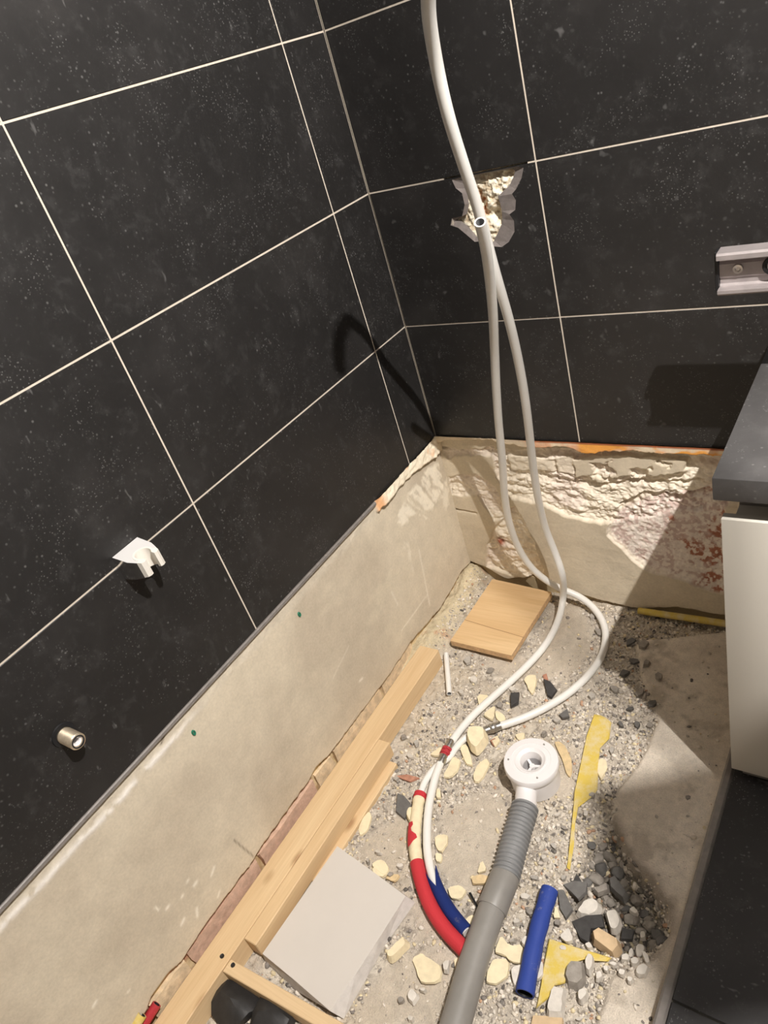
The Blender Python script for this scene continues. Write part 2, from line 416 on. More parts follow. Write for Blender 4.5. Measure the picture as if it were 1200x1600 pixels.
def holed_tile(x0, x1, z0, z1):
    bm = bmesh.new()
    oc = [bm.verts.new(p) for p in ((x0, 0, z0), (x1, 0, z0), (x1, 0, z1), (x0, 0, z1))]
    bc = [bm.verts.new((v.co.x, TT, v.co.z)) for v in oc]
    ho = [bm.verts.new(p) for p in hole_out]; hi = [bm.verts.new(p) for p in hole_in]
    for a, b in ((oc, ho), (bc, hi)):
        ed = [bm.edges.new((a[k], a[(k + 1) % 4])) for k in range(4)] + [bm.edges.new((b[k], b[(k + 1) % len(b)])) for k in range(len(b))]
        bmesh.ops.triangle_fill(bm, use_beauty=True, use_dissolve=False, edges=ed)
    for k in range(4): bm.faces.new((oc[k], oc[(k + 1) % 4], bc[(k + 1) % 4], bc[k]))
    n = len(ho); lip = []
    for k in range(n): lip.append(bm.faces.new((ho[k], ho[(k + 1) % n], hi[(k + 1) % n], hi[k])))
    for f in lip: f.material_index = 1
    return bm
M['chipped'] = plain('broken_tile_body', srgb(122, 114, 110), 0.7, 0, 0.35, 0.14, 120, 0.4, 0.002)
for j in range(len(zrows) - 1):
    for i in range(len(xcols) - 1):
        x0, x1 = xcols[i], xcols[i + 1]; z0, z1 = zrows[j], zrows[j + 1]
        a = (x0 + (0.002 if i == 0 else G), 0, z0 + G); b = (x1 - G, TT, z1 - G)
        if i == 0 and j == 1:
            ht = bm_obj('tile', holed_tile(a[0], b[0], a[2], b[2]), None, wall_back, mats=[M['tile'], M['chipped']])
            tag(ht, 'dark tile with a jagged hole smashed through it')
            continue
        d = random.uniform(-0.0003, 0.0003)
        cbox('tile', (a[0], d, a[2]), (b[0], TT + d, b[2]), M['tile'], wall_back, 0.0007)
# grout bed, open behind the hole
hx0, hx1, hz0, hz1 = 0.185, 0.365, 0.935, 1.10
gb = bmesh.new()
for lo_, hi in (((0, 0.0012, TB + .001), (XR, 0.03, hz0)), ((0, 0.0012, hz1), (XR, 0.03, CEIL)), ((0, 0.0012, hz0), (hx0, 0.03, hz1)), ((hx1, 0.0012, hz0), (XR, 0.03, hz1))):
    t_ = box_bm(lo_, hi); me = bpy.data.meshes.new('tmp'); t_.to_mesh(me); t_.free(); gb.from_mesh(me); bpy.data.meshes.remove(me)
bm_obj('grout', gb, M['grout'], wall_back)
# crumbly mortar inside the hole
gx, gz = np.meshgrid(np.linspace(hx0, hx1, 110), np.linspace(hz0, hz1, 100))
n1 = fbm(gx, gz, 55, 3); n2 = fbm(gx, gz, 170, 5, 3)
dep = 0.0125 + 0.013 * (n1 - 0.5) + 0.009 * (n2 - 0.5)
pit = bw(751, 322, 0.012); pit2 = bw(772, 335, 0.012)
g1 = np.exp(-(((gx - pit[0]) / 0.011) ** 2 + ((gz - pit[2]) / 0.030) ** 2)); g2 = np.exp(-(((gx - pit2[0]) / 0.016) ** 2 + ((gz - pit2[2]) / 0.014) ** 2))
top_ = np.exp(-((gx - pit[0] - 0.004) / 0.012) ** 2) * sstep(1.045, 1.09, gz)
dep = np.clip(dep + 0.022 * g1 + 0.020 * g2 + 0.004 * top_, 0.0090, 0.044)
col = np.zeros(gx.shape + (3,)) + np.array(srgb(246, 236, 214))
col = mix(col, srgb(214, 194, 164), sstep(0.45, 0.7, n2))
col = mix(col, srgb(186, 112, 62), np.clip(g1 * 1.2 - 0.25, 0, 1) * sstep(0.3, 0.55, n2))
grid_obj('mortar_bed', gx, dep, gz, M['rough'], col, wall_back)

# ---- bare plaster of the left wall: a height field with a broken lower edge
edge_px = [(735, 880), (722, 893), (705, 922), (690, 948), (668, 975), (642, 1004), (611, 1052), (575, 1100), (540, 1146), (518, 1176), (494, 1199),
           (483, 1222), (452, 1262), (422, 1305), (397, 1341), (391, 1353), (377, 1370), (350, 1406), (316, 1455), (285, 1500), (262, 1523), (240, 1553), (226, 1585)]
ed = np.array([lw(u, v, -0.006)[[1, 2]] for u, v in edge_px])[::-1]     # y rising
yy = np.linspace(-1.75, 0.012, 560); zz = np.linspace(-0.02, TB + 0.002, 172)
gy, gz = np.meshgrid(yy, zz)
eb = np.interp(gy, ed[:, 0], ed[:, 1]) + 0.006 * (fbm(gy, gy * 0, 60, 9) - 0.5)
eb = np.where(gy < ed[0, 0], ed[0, 1], eb)
nlow = fbm(gy, gz, 7, 21); nhi = fbm(gy, gz, 60, 23)
x = -0.0065 + 0.003 * (nlow - 0.5) + 0.0008 * (nhi - 0.5)
below = sstep(0.0, 0.004, eb - gz)
x = x - below * (0.016 + 0.006 * (nhi - 0.5))
c0 = np.array(srgb(206, 194, 173))
col = np.zeros(gy.shape + (3,)) + c0
col = mix(col, srgb(190, 177, 157), sstep(0.35, 0.7, fbm(gy, gz, 4, 131)))
col = mix(col, srgb(206, 194, 172), sstep(0.55, 0.8, fbm(gy * 0.4, gz, 14, 33)) * 0.7)
# rough paler band under the tiles
band = sstep(TB - 0.045, TB - 0.030, gz + 0.01 * (fbm(gy, gz * 0, 30, 35) - 0.5))
col = mix(col, srgb(206, 196, 178), band * 0.6)
wb = np.exp(-((gz - (TB - 0.036 + 0.010 * (fbm(gy, gy * 0, 9, 36) - 0.5))) / 0.0065) ** 2) * sstep(-0.86, -1.0, gy) * sstep(0.28, 0.5, fbm(gy, gz, 45, 37))
col = mix(col, srgb(238, 232, 224), wb * 0.9); x = x + 0.0012 * wb
x = x + band * 0.0015 * (fbm(gy, gz, 110, 39) - 0.5) * 2
# white trowel smear by the corner
for poly, s in (([(640, 770), (655, 745), (685, 718), (697, 760), (680, 790), (665, 822), (655, 800), (628, 828), (617, 810)], 0.9),
                ([(690, 760), (700, 735), (704, 790), (697, 798), (688, 780)], 0.7), ([(628, 850), (640, 845), (650, 905), (640, 880)], 0.4)):
    P = [lw(u, v, -0.006)[[1, 2]] for u, v in poly]
    d = sdist(gy, gz, P) + 0.022 * (fbm(gy * 1.0 + gz * 0.8, gz - gy, 45, 41) - 0.5)
    m = sstep(-0.002, 0.010, d) * sstep(0.30, 0.52, fbm(gy * 2.2 + gz, gz * 0.8, 40, 43))
    col = mix(col, srgb(236, 226, 206), m * s); x = x + 0.0012 * m
# scratches and drips
def streak(a, b, wd, strength, cc=(234, 226, 210)):
    global col
    P = lw(*a, -0.006)[[1, 2]]; Q = lw(*b, -0.006)[[1, 2]]; dv = Q - P
    t = np.clip(((gy - P[0]) * dv[0] + (gz - P[1]) * dv[1]) / (dv @ dv), 0, 1)
    d = np.hypot(gy - P[0] - t * dv[0], gz - P[1] - t * dv[1])
    col = mix(col, srgb(*cc), np.clip(np.exp(-(d / wd) ** 2) * strength, 0, 1))
for a, b, wd, s in (((655, 860), (672, 945), .003, .5), ((668, 930), (628, 985), .002, .6), ((612, 925), (622, 945), .0025, .5), ((480, 1230), (560, 1110), .002, .25),
                    ((520, 1060), (545, 1010), .002, .3), ((335, 1355), (331, 1368), .003, 1), ((343, 1394), (341, 1362 + 40), .0025, .8), ((242, 1418), (249, 1422), .002, 1),
                    ((261, 1420), (264, 1416), .003, 1), ((304, 1383), (307, 1379), .004, 1), ((293, 1378), (294, 1376), .003, 1), ((285, 1401), (286, 1400), .003, 1),
                    ((308, 1420), (309, 1432), .003, 1), ((284, 1445), (288, 1436), .003, 1), ((146, 1572), (150, 1565), .003, 1), ((200, 1550), (202, 1548), .0025, .9),
                    ((562, 1064), (566, 1060), .003, .7)):
    streak(a, b, wd, s)
for a, b, wd, s in (((366, 1313), (396, 1338), .002, .6), ((264, 1130), (252, 1162), .0022, .8)): streak(a, b, wd, s, (92, 78, 62))
# the strip of brick and mortar under the plaster
bn = fbm(gy, gz, 40, 51); bc = np.zeros(gy.shape + (3,)) + np.array(srgb(214, 192, 152))
bc = mix(bc, srgb(190, 160, 118), sstep(0.45, 0.65, bn)); bc = mix(bc, srgb(196, 142, 116), sstep(0.52, 0.66, fbm(gy, gz, 12, 52)) * sstep(-0.8, -0.95, gy))
col = mix(col, bc, below)
# orange adhesive lip left behind near the corner
lipb = TB - 0.028 - 0.012 * (fbm(gy, gy * 0, 40, 55) - 0.5) - 0.018 * sstep(-0.13, -0.03, gy)
lip = sstep(-0.0015, 0.0015, gz - lipb) * sstep(-0.294, -0.291, gy)
x = np.where(lip > 0, x + lip * (0.011 + 0.010 * (fbm(gy, gz * 0.6, 38, 57) - 0.5) + 0.005 * (fbm(gy, gz, 120, 59) - 0.5)), x)
lc = np.zeros(gy.shape + (3,)) + np.array(srgb(246, 234, 210)); lc = mix(lc, srgb(226, 158, 96), sstep(0.60, 0.74, fbm(gy, gz, 26, 58)) * 0.5 + 0.8 * sstep(-0.25, -0.28, gy))
col = mix(col, np.clip(lc, 0, 1), np.clip(lip, 0, 1))
# the dug-out corner at the near end
notch = sstep(-1.235, -1.25, gy) * sstep(0.075, 0.06, gz)
x = x - 0.004 * notch
grid_obj('plaster', x, gy, gz, M['plaster'], np.clip(col, 0, 1), wall_left)

# bricks showing under the plaster, one by one
def brick(name, lo_, hi, mat, parent, s):
    bm = box_bm(lo_, hi); bmesh.ops.subdivide_edges(bm, edges=bm.edges[:], cuts=2, use_grid_fill=True)
    r = random.Random(s)
    for v in bm.verts: v.co += Vector([r.uniform(-1, 1) * 0.0022 for _ in range(3)])
    return bm_obj(name, bm, mat, parent, True, ang=60)
yb = -0.31
for k, (ln, mt) in enumerate(((0.16, 'brick_pale'), (0.21, 'brick_pale'), (0.07, 'brick_pale'), (0.20, 'brick_rose'), (0.21, 'brick_rose'), (0.10, 'brick_pale'))):
    brick('brick', (-0.029, yb - ln, 0.006), (-0.0145 + 0.002 * (k % 2), yb - 0.012, 0.064), M[mt], wall_left, 40 + k); yb -= ln

# ---- bare plaster of the back wall
xx = np.linspace(-0.012, 1.10, 680); zz = np.linspace(-0.03, TB + 0.003, 320)
gx, gz = np.meshgrid(xx, zz)
n_lo = fbm(gx, gz, 9, 61); n_md = fbm(gx * 0.6, gz, 38, 62); n_hi = fbm(gx, gz, 110, 63, 3)
Pb = lambda px: [bw(u, v, 0.012)[[0, 2]] for u, v in px]
y = 0.010 + 0.004 * (n_lo - 0.5) + 0.0008 * (n_hi - 0.5)
col = np.zeros(gx.shape + (3,)) + np.array(srgb(214, 201, 178))
col = mix(col, srgb(202, 189, 167), sstep(0.4, 0.7, fbm(gx, gz, 6, 64)))
warp = 0.020 * (fbm(gx, gz, 28, 65) - 0.5)
def region(px, soft=0.003, wv=1.0): return sstep(-soft, soft, sdist(gx, gz, Pb(px)) + warp * wv)
# upper broken band: several pale layers of torn mortar
rough1 = region([(770, 706), (830, 700), (1000, 705), (1140, 705), (1150, 790), (1060, 800), (975, 815), (940, 820), (880, 805), (850, 790), (800, 780), (775, 745)])
hole1 = region([(955, 800), (1000, 775), (1075, 770), (1135, 760), (1135, 930), (1015, 893), (975, 862), (948, 835)])       # plaster gone down to the brick
rough2 = region([(760, 850), (790, 800), (805, 790), (835, 850), (850, 890), (835, 905), (790, 895), (760, 885)])
rough3 = region([(698, 742), (742, 740), (772, 762), (800, 812), (772, 812), (745, 775), (704, 774)], 0.002) * 0.75 + region([(690, 700), (770, 700), (772, 712), (700, 716)], 0.002) * 0.7
plate1 = region([(898, 722), (940, 706), (1010, 712), (1075, 718), (1070, 738), (1000, 752), (930, 752), (900, 745)], 0.0025, 1.3) * sstep(0.62, 0.50, fbm(gx * 0.7, gz, 34, 80))  # smooth slabs left on it
plate2 = region([(790, 712), (850, 718), (895, 712), (897, 742), (850, 735), (800, 735)], 0.0015, 0.5)
r = np.clip(rough1 + rough2 + rough3, 0, 1) * (1 - plate1) * (1 - 0.7 * plate2)
ridged = np.abs(fbm(gx * 0.55 + gz * 0.12, gz, 36, 66) - 0.5) * 2
y = y + r * (0.007 + 0.016 * (0.45 - ridged) + 0.007 * (n_md - 0.5) + 0.006 * (n_hi - 0.5) + 0.003 * (fbm(gx * 0.5, gz, 230, 78, 2) - 0.5))
y = y + hole1 * (0.010 + 0.004 * (n_md - 0.5) + 0.004 * (n_hi - 0.5)) * (1 - r * 0.4)
# ledges between torn layers
for px, dz in (([(965, 790), (1005, 770), (1060, 776), (1100, 766)], 0.010), ([(895, 752), (935, 757), (985, 752), (1040, 754), (1100, 750)], 0.006), ([(700, 792), (745, 800)], 0.004)):
    ln_ = np.array(Pb(px)); zl = np.interp(gx, ln_[:, 0], ln_[:, 1], left=-9, right=-9) + 0.004 * (n_md - 0.5)
    d = zl - gz; y = y + np.where((d > 0) & (zl > -1), 0.015 * np.exp(-d / dz) * sstep(0, 0.0018, d), 0)
col = mix(col, srgb(240, 229, 210), r * sstep(0.2, 0.5, n_md + 0.15))
col = mix(col, srgb(222, 206, 194), r * sstep(0.45, 0.7, n_lo) * 0.7)
brickm = hole1 * sstep(0.40, 0.55, fbm(gx, gz, 24, 67) + 0.25 * sstep(0.55, 0.70, gx))
bcol = np.zeros(gx.shape + (3,)) + np.array(srgb(202, 180, 170)); bcol = mix(bcol, srgb(168, 112, 88), sstep(0.60, 0.74, fbm(gx, gz, 18, 68) + 0.24 * sstep(0.57, 0.68, gx)))
bcol = mix(bcol, srgb(226, 214, 203), sstep(0.46, 0.60, fbm(gx, gz, 60, 69)))
bcol = mix(bcol, srgb(238, 228, 216), sstep(0.52, 0.62, fbm(gx, gz, 150, 79, 2)) * 0.8)
col = mix(col, bcol, hole1)
rim = np.exp(-((sdist(gx, gz, Pb([(955, 800), (1000, 775), (1075, 770), (1135, 760), (1135, 930), (1015, 893), (975, 862), (948, 835)])) + warp - 0.004) / 0.006) ** 2)
col = mix(col, srgb(232, 220, 200), rim * 0.9 * sstep(0.5, 0.3, gx - 0.15)); y = y - rim * 0.003
# deep gashes
for (u, v), sx, sz in (((779, 846), .012, .016), ((868, 735), .004, .03), ((690, 700), .02, .004)):
    p_ = bw(u, v, 0.012); e = np.exp(-(((gx - p_[0]) / sx) ** 2 + ((gz - p_[2]) / sz) ** 2)); y = y + 0.008 * e * sstep(0.3, 0.6, n_hi)
p_ = bw(779, 850, .012); e = np.exp(-(((gx - p_[0]) / .012) ** 2 + ((gz - p_[2]) / .014) ** 2)); col = mix(col, srgb(176, 104, 78), np.clip(e * 1.3 - 0.25, 0, 1))
# lower broken edge
bed = np.array(Pb([(735, 880), (760, 890), (790, 907), (850, 905), (885, 925), (940, 942), (1000, 955), (1060, 952), (1130, 965)]))
zb_ = 0.010 + np.interp(gx, bed[:, 0], bed[:, 1]) + 0.006 * (fbm(gx, gx * 0, 45, 71) - 0.5)
bl = sstep(0, 0.003, zb_ - gz); y = y + bl * 0.016
col = mix(col, srgb(196, 176, 140), bl)
# adhesive lip along the tile edge: orange in places, proud of the plaster, with a ragged underside
lipb = TB - 0.014 - 0.012 * (fbm(gx, gx * 0, 42, 73) - 0.45) - 0.012 * np.exp(-((gx - 0.40) / 0.03) ** 2) + 0.010 * sstep(0.03, 0.0, np.abs(gx - 0.10) - 0.06)
lip = sstep(-0.0014, 0.0014, gz - lipb)
y = np.where(lip > 0, y * (1 - lip) + lip * (-0.006 + 0.003 * (n_md - 0.5) + 0.25 * np.clip(0.493 - gz, 0, 1) * 0.2), y)
lcol = np.zeros(gx.shape + (3,)) + np.array(srgb(230, 212, 184))
lcol = mix(lcol, srgb(228, 178, 142), sstep(0.24, 0.27, gx) * sstep(0.3, 0.6, fbm(gx, gz, 30, 74)))
lcol = mix(lcol, srgb(236, 166, 82), sstep(0.372, 0.386, gx + 0.006 * (n_md - 0.5)) * sstep(0.62, 0.50, fbm(gx * 0.5, gz, 30, 75)))
lcol = mix(lcol, srgb(158, 92, 60), sstep(TB - 0.003, TB + 0.0005, gz) * sstep(0.2, 0.3, gx))
col = mix(col, lcol, lip)
grid_obj('plaster', gx, y, gz, M['plaster'], np.clip(col, 0, 1), wall_back)
# bricks of the back wall where the plaster has come away
for k, zc in enumerate((0.075, 0.145, 0.215, 0.285)):
    x0 = 0.44 + (0.11 if k % 2 else 0.0)
    for q in range(4):
        x1 = x0 + 0.21
        brick('brick', (x0 + 0.006, 0.0245, zc - 0.028), (min(x1, 1.1) - 0.006, 0.044, zc + 0.028), M['brick_red'], wall_back, 100 + k * 7 + q)
        x0 = x1
        if x0 > 0.95: break

# ---- pit floor
SLAB = [fl(u, v)[:2] for u, v in ((995, 1005), (1040, 1000), (1140, 990), (1152, 1180), (1120, 1400), (1060, 1620), (925, 1620), (955, 1530), (1015, 1500), (1046, 1460), (1042, 1420), (1018, 1375),
                                  (985, 1345), (962, 1300), (955, 1255), (1000, 1190), (1030, 1130), (1010, 1090), (1000, 1050))]
HOLE = [fl(u, v)[:2] for u, v in ((962, 1290), (985, 1345), (1020, 1375), (1044, 1420), (1048, 1460), (1015, 1497), (960, 1500), (900, 1470), (880, 1400), (915, 1320))]
SMOOTH = [[fl(u, v)[:2] for u, v in q] for q in (
    ((690, 1260), (740, 1240), (790, 1250), (800, 1290), (770, 1350), (740, 1390), (700, 1380), (690, 1320)),
    ((640, 1250), (560, 1330), (600, 1360), (640, 1330)), ((600, 1510), (690, 1480), (720, 1500), (690, 1600), (560, 1600)),
    ((860, 940), (900, 940), (930, 1000), (890, 1060), (830, 1060), (850, 990)), ((860, 1160), (900, 1170), (905, 1230), (880, 1250), (845, 1250)),
    ((740, 1005), (830, 1035), (810, 1060), (770, 1050)), ((690, 1390), (640, 1420), (655, 1470), (700, 1460)))]
def floor_h(X, Y, fine=True):
    X = np.asarray(X, float); Y = np.asarray(Y, float)
    h = 0.006 * (fbm(X, Y, 8, 81) - 0.5)
    sl = sstep(-0.006, 0.006, sdist(X, Y, SLAB) + 0.012 * (fbm(X, Y, 30, 82) - 0.5))
    sm = np.zeros(X.shape)
    for q in SMOOTH: sm = np.maximum(sm, sstep(-0.012, 0.012, sdist(X, Y, q) + 0.03 * (fbm(X, Y, 25, 83) - 0.5)))
    ho = sstep(-0.006, 0.020, sdist(X, Y, HOLE))
    h = h * (1 - sl) + sl * (0.010 + 0.002 * (fbm(X, Y, 12, 84) - 0.5))
    rub = (1 - sl) * (1 - 0.8 * sm)
    if fine: h = h + rub * (0.010 * (fbm(X, Y, 70, 85) - 0.5) + 0.006 * (fbm(X, Y, 190, 86, 2) - 0.5))
    ledge = sstep(0.065, 0.0, X + 0.03 * (fbm(X, Y, 18, 87) - 0.5)) * sstep(-0.52, -0.30, Y)
    h = h + ledge * 0.042 - sstep(0.03, 0.0, -Y) * 0.010
    h = h + sstep(-0.02, -0.012, -X) * 0.0
    h = h + 0.032 * np.exp(-((X / 0.045) ** 2 + (Y / 0.055) ** 2)) * (0.8 + 0.4 * fbm(X, Y, 40, 89))
    h = h - ho * 0.034
    return h, sl, sm, ho, ledge
gx, gy = np.meshgrid(np.linspace(-0.028, 0.80, 300), np.linspace(-1.80, 0.042, 560))
h, sl, sm, ho, ledge = floor_h(gx, gy)
base = np.zeros(gx.shape + (3,)) + np.array(srgb(200, 189, 174))
nA = fbm(gx, gy, 26, 91); nB = fbm(gx, gy, 120, 92, 3); nC = fbm(gx, gy, 9, 93)
base = mix(base, srgb(216, 206, 191), sstep(0.5, 0.7, nA)); base = mix(base, srgb(146, 136, 124), sstep(0.60, 0.72, nB) * 0.8 * (1 - sm))
base = mix(base, srgb(208, 192, 167), sstep(0.5, 0.7, nC) * 0.4)
base = mix(base, srgb(203, 190, 172), sm * 0.7)
slc = np.zeros(gx.shape + (3,)) + np.array(srgb(220, 208, 192)); slc = mix(slc, srgb(234, 223, 208), sstep(0.45, 0.7, nC)); slc = mix(slc, srgb(178, 166, 150), sstep(0.6, 0.75, nA) * 0.6)
base = mix(base, slc, sl)
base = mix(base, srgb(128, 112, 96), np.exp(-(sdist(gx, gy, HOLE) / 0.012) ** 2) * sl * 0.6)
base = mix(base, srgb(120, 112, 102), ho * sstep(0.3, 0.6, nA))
base = mix(base, srgb(216, 200, 164), np.clip(ledge * 1.2, 0, 1) * 0.8); base = mix(base, srgb(196, 146, 112), sstep(0.60, 0.72, fbm(gx, gy, 22, 94)) * ledge)
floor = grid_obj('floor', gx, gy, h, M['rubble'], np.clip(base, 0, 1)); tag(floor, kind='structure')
FH = lambda x_, y_: float(floor_h(np.array([x_]), np.array([y_]), False)[0][0])

# raised tiled bathroom floor beside the pit
plat = bm_obj('tiled_platform', (lambda b: b)(box_bm((0.757, YF, -0.10), (XR, 0.0, 0.0385))), M['grout'], floor)
pf = box('platform_rear', (-0.03, YF, -0.10), (0.757, -1.80, 0.0385), M['grout'], floor)
box('mortar_edge', (0.757, -1.80, 0.030), (0.774, -0.36, 0.0455), M['silicone'], floor, 0.004)
xf = [0.7755, 1.366, 1.957, XR]; yf = [-0.20, -0.262, -0.857, -1.452, -2.047, YF]
for i in range(3):
    for j in range(5):
        cbox('tile', (xf[i] + (0 if i == 0 else G), yf[j + 1] + G, 0.0385), (xf[i + 1] - G, yf[j] - G, 0.049), M['floor_tile'], plat, 0.0008)

# ================================================================ OBJECTS
# ---- vanity
van = tag(empty('vanity_cabinet', (0.776, -0.435, 0.05)), 'low vanity cabinet with a cream white drawer front under the dark worktop', 'cabinet')
def vbox(name, lo_, hi, mat, bevel=0.0, seg=1):
    o = box(name, [a - b for a, b in zip(lo_, van.location)], [a - b for a, b in zip(hi, van.location)], mat, van, bevel, seg); return o
vbox('carcass', (0.792, -0.4315, 0.088), (1.62, -0.004, 0.652), M['drawer'])
vbox('drawer_front', (0.776, -0.448, 0.086), (1.62, -0.4315, 0.655), M['drawer'], 0.0015, 2)
tag(vbox('top_rail', (0.792, -0.405, 0.652), (1.62, -0.385, 0.6925), M['rail']), 'grey rail recessed between drawer and worktop')
vbox('plinth', (0.79, -0.425, 0.0495), (1.62, -0.05, 0.088), M['rail'])
wt = box('worktop', (0.768, -0.456, 0.6925), (1.62, -0.001, 0.730), M['counter'], None, 0.0025, 2)
tag(wt, 'dark slate look worktop slab lying on the white vanity cabinet', 'worktop')

# ---- steel channel standing off the back wall
c1 = bw(1122, 392, -0.18); c2 = bw(1125, 455, -0.18)
rx0 = (c1[0] + c2[0]) / 2; rz1, rz0 = c1[2] - 0.004, c2[2]
rail = tag(empty('metal_rail', (rx0, -0.18, (rz0 + rz1) / 2)), 'shiny metal channel profile standing off the tiled back wall above the worktop', 'rail')
hh = (rz1 - rz0) / 2
prof = [(-0.014, hh), (0.0, hh + 0.002), (0.012, hh + 0.001), (0.012, hh - 0.003), (0.001, hh - 0.004), (0.0, hh - 0.018), (0.002, -hh + 0.020), (0.0, -hh + 0.016),
        (0.0, -hh + 0.004), (-0.012, -hh + 0.003), (-0.014, -hh), (-0.006, -hh - 0.002), (0.016, -hh - 0.001), (0.016, hh * 0.9), (0.010, hh + 0.004), (-0.010, hh + 0.004)]
bm = bmesh.new(); LN = 0.42
prof = [(-0.016, hh - 0.006), (-0.016, hh + 0.001), (-0.013, hh + 0.004), (0.016, hh + 0.004), (0.018, hh), (0.018, -hh), (0.016, -hh - 0.002), (-0.013, -hh - 0.002), (-0.016, -hh + 0.001),
        (-0.016, -hh + 0.006), (-0.010, -hh + 0.007), (0.002, -hh + 0.007), (0.005, -hh + 0.010), (0.005, -hh + 0.018), (0.002, -hh + 0.021), (0.002, hh - 0.018), (0.005, hh - 0.014), (0.005, hh - 0.009), (0.002, hh - 0.006)]
a_ = [bm.verts.new((0, p[0], p[1])) for p in prof]; b_ = [bm.verts.new((LN, p[0], p[1])) for p in prof]
bm.faces.new(a_); bm.faces.new(b_[::-1])
for k in range(len(prof)): bm.faces.new((a_[k], a_[(k + 1) % len(prof)], b_[(k + 1) % len(prof)], b_[k]))
bm_obj('channel', bm, M['alu'], rail)
def disc(name, x_, z_, prof_, mat, parent):
    o = bm_obj(name, lathe(prof_, 28), mat, parent, True, ang=40); o.rotation_euler = (math.pi / 2, 0, 0); o.location = (x_, 0.002, z_); return o
disc('screw', 0.026, 0.003, [(0, 0.0008), (0.003, 0.0008), (0.0042, 0.003), (0.0068, 0.0032), (0.0075, 0.0015), (0.0075, 0)], M['bright_alu'], rail)
kn = disc('knob_ring', 0.0725, 0.004, [(0.0085, 0.0), (0.0085, 0.006), (0.0125, 0.006), (0.0135, 0.004), (0.0135, 0)], M['black'], rail)
disc('knob', 0.0725, 0.004, [(0, 0.005), (0.006, 0.006), (0.0085, 0.004), (0.0085, 0)], M['bright_alu'], rail)
box('end_cap', (-0.006, -0.001, -hh), (-0.0005, 0.017, hh + 0.002), M['black'], rail, 0.0008)
for xa in (0.24, 0.38): box('wall_arm', (xa, 0.017, -0.012), (xa + 0.02, 0.1795, 0.012), M['alu'], rail, 0.002)

# ---- hand shower holder on the left wall
hl = tag(empty('shower_holder', (0.0, -0.872, ROWC - 0.002)), 'small chrome and white hand shower holder screwed on the left tiled wall', 'holder')
def arc(cx, cy, r_, a0, a1, n): return [(cx + r_ * math.cos(math.radians(a0 + (a1 - a0) * k / n)), cy + r_ * math.sin(math.radians(a0 + (a1 - a0) * k / n))) for k in range(n + 1)]
def ext(outline, z0, z1, topsl=0.0, botsl=0.145): return prism([(p[0], p[1], z1 - topsl * p[0]) for p in outline], [(p[0], p[1], z0 + botsl * p[0]) for p in outline])
body = [(0.0005, -0.0265), (0.034, -0.0255), (0.050, -0.0205)] + arc(0.042, 0, 0.0165, 295, 65, 18) + [(0.050, 0.0205), (0.034, 0.0255), (0.0005, 0.0265)]
bm = ext(body, -0.023, 0.021, 0.15); bmesh.ops.bevel(bm, geom=[e for e in bm.edges if e.calc_face_angle(0) > 0.8], offset=0.0012, segments=2, affect='EDGES')
bm.normal_update()
for f in bm.faces: f.material_index = 1 if f.normal.z > 0.6 else 0  # pale finish on upward faces; the mirrored ceiling is put into its colour
bm_obj('holder_body', bm, None, hl, True, mats=[M['chrome'], M['satin_reflect']])
clip_ = arc(0.042, 0, 0.0128, 42, 318, 26) + [(0.0585, -0.0085), (0.0605, -0.0130), (0.0575, -0.0180), (0.0500, -0.0200)] + arc(0.042, 0, 0.0163, 294, 66, 18) + [(0.0500, 0.0200), (0.0575, 0.0180), (0.0605, 0.0130), (0.0585, 0.0085)]
bm = ext(clip_, -0.0225, 0.0214, 0.15)
bm_obj('clip', bm, M['clip'], hl, True)

# ---- threaded water outlet on the left wall
wo = tag(empty('water_outlet', (0.0, -1.1045, 0.6315), (0, math.pi / 2, 0)), 'short threaded pipe outlet poking out of the left tiled wall below the holder', 'outlet')
bm_obj('wall_ring', lathe([(0.0130, 0.0), (0.0130, 0.003), (0.0185, 0.0025), (0.0195, 0.0005)], 40), M['black'], wo, True)
th = [(0.0078, 0.010), (0.0078, 0.0375), (0.0088, 0.039), (0.0112, 0.039)]
z_ = 0.038
while z_ > 0.004:
    th += [(0.0126, z_ - 0.0006), (0.0119, z_ - 0.0014)]; z_ -= 0.0018
bm_obj('threaded_nipple', lathe(th + [(0.0119, 0.0)], 40), M['brass'], wo, True, ang=60)
bm_obj('bore', lathe([(0, 0.014), (0.0045, 0.014), (0.0045, 0.034), (0.0072, 0.036), (0.0079, 0.034)], 32), M['white_pvc'], wo, True)
bm_obj('seal_ring', lathe([(0.0079, 0.0375), (0.0084, 0.0396), (0.0098, 0.0396), (0.0104, 0.0385)], 32), M['black'], wo, True)

# ---- green wall plugs
for (u, v), lb in (((468, 960), 'green plastic wall plug in the plaster, the one nearer the corner'), ((303, 1145), 'green plastic wall plug in the plaster, the one nearer the water outlet')):
    p_ = lw(u, v, -0.005); o = bm_obj('wall_plug', lathe([(0.0016, -0.02), (0.0016, 0.0004), (0.0042, 0.0014), (0.0048, 0.0004), (0.0048, -0.022)], 18), M['green'], None, True)
    o.location = (p_[0], p_[1], p_[2]); o.rotation_euler = (0, math.pi / 2, 0); o.scale = (1.25, 0.8, 1); tag(o, lb, 'wall plug')

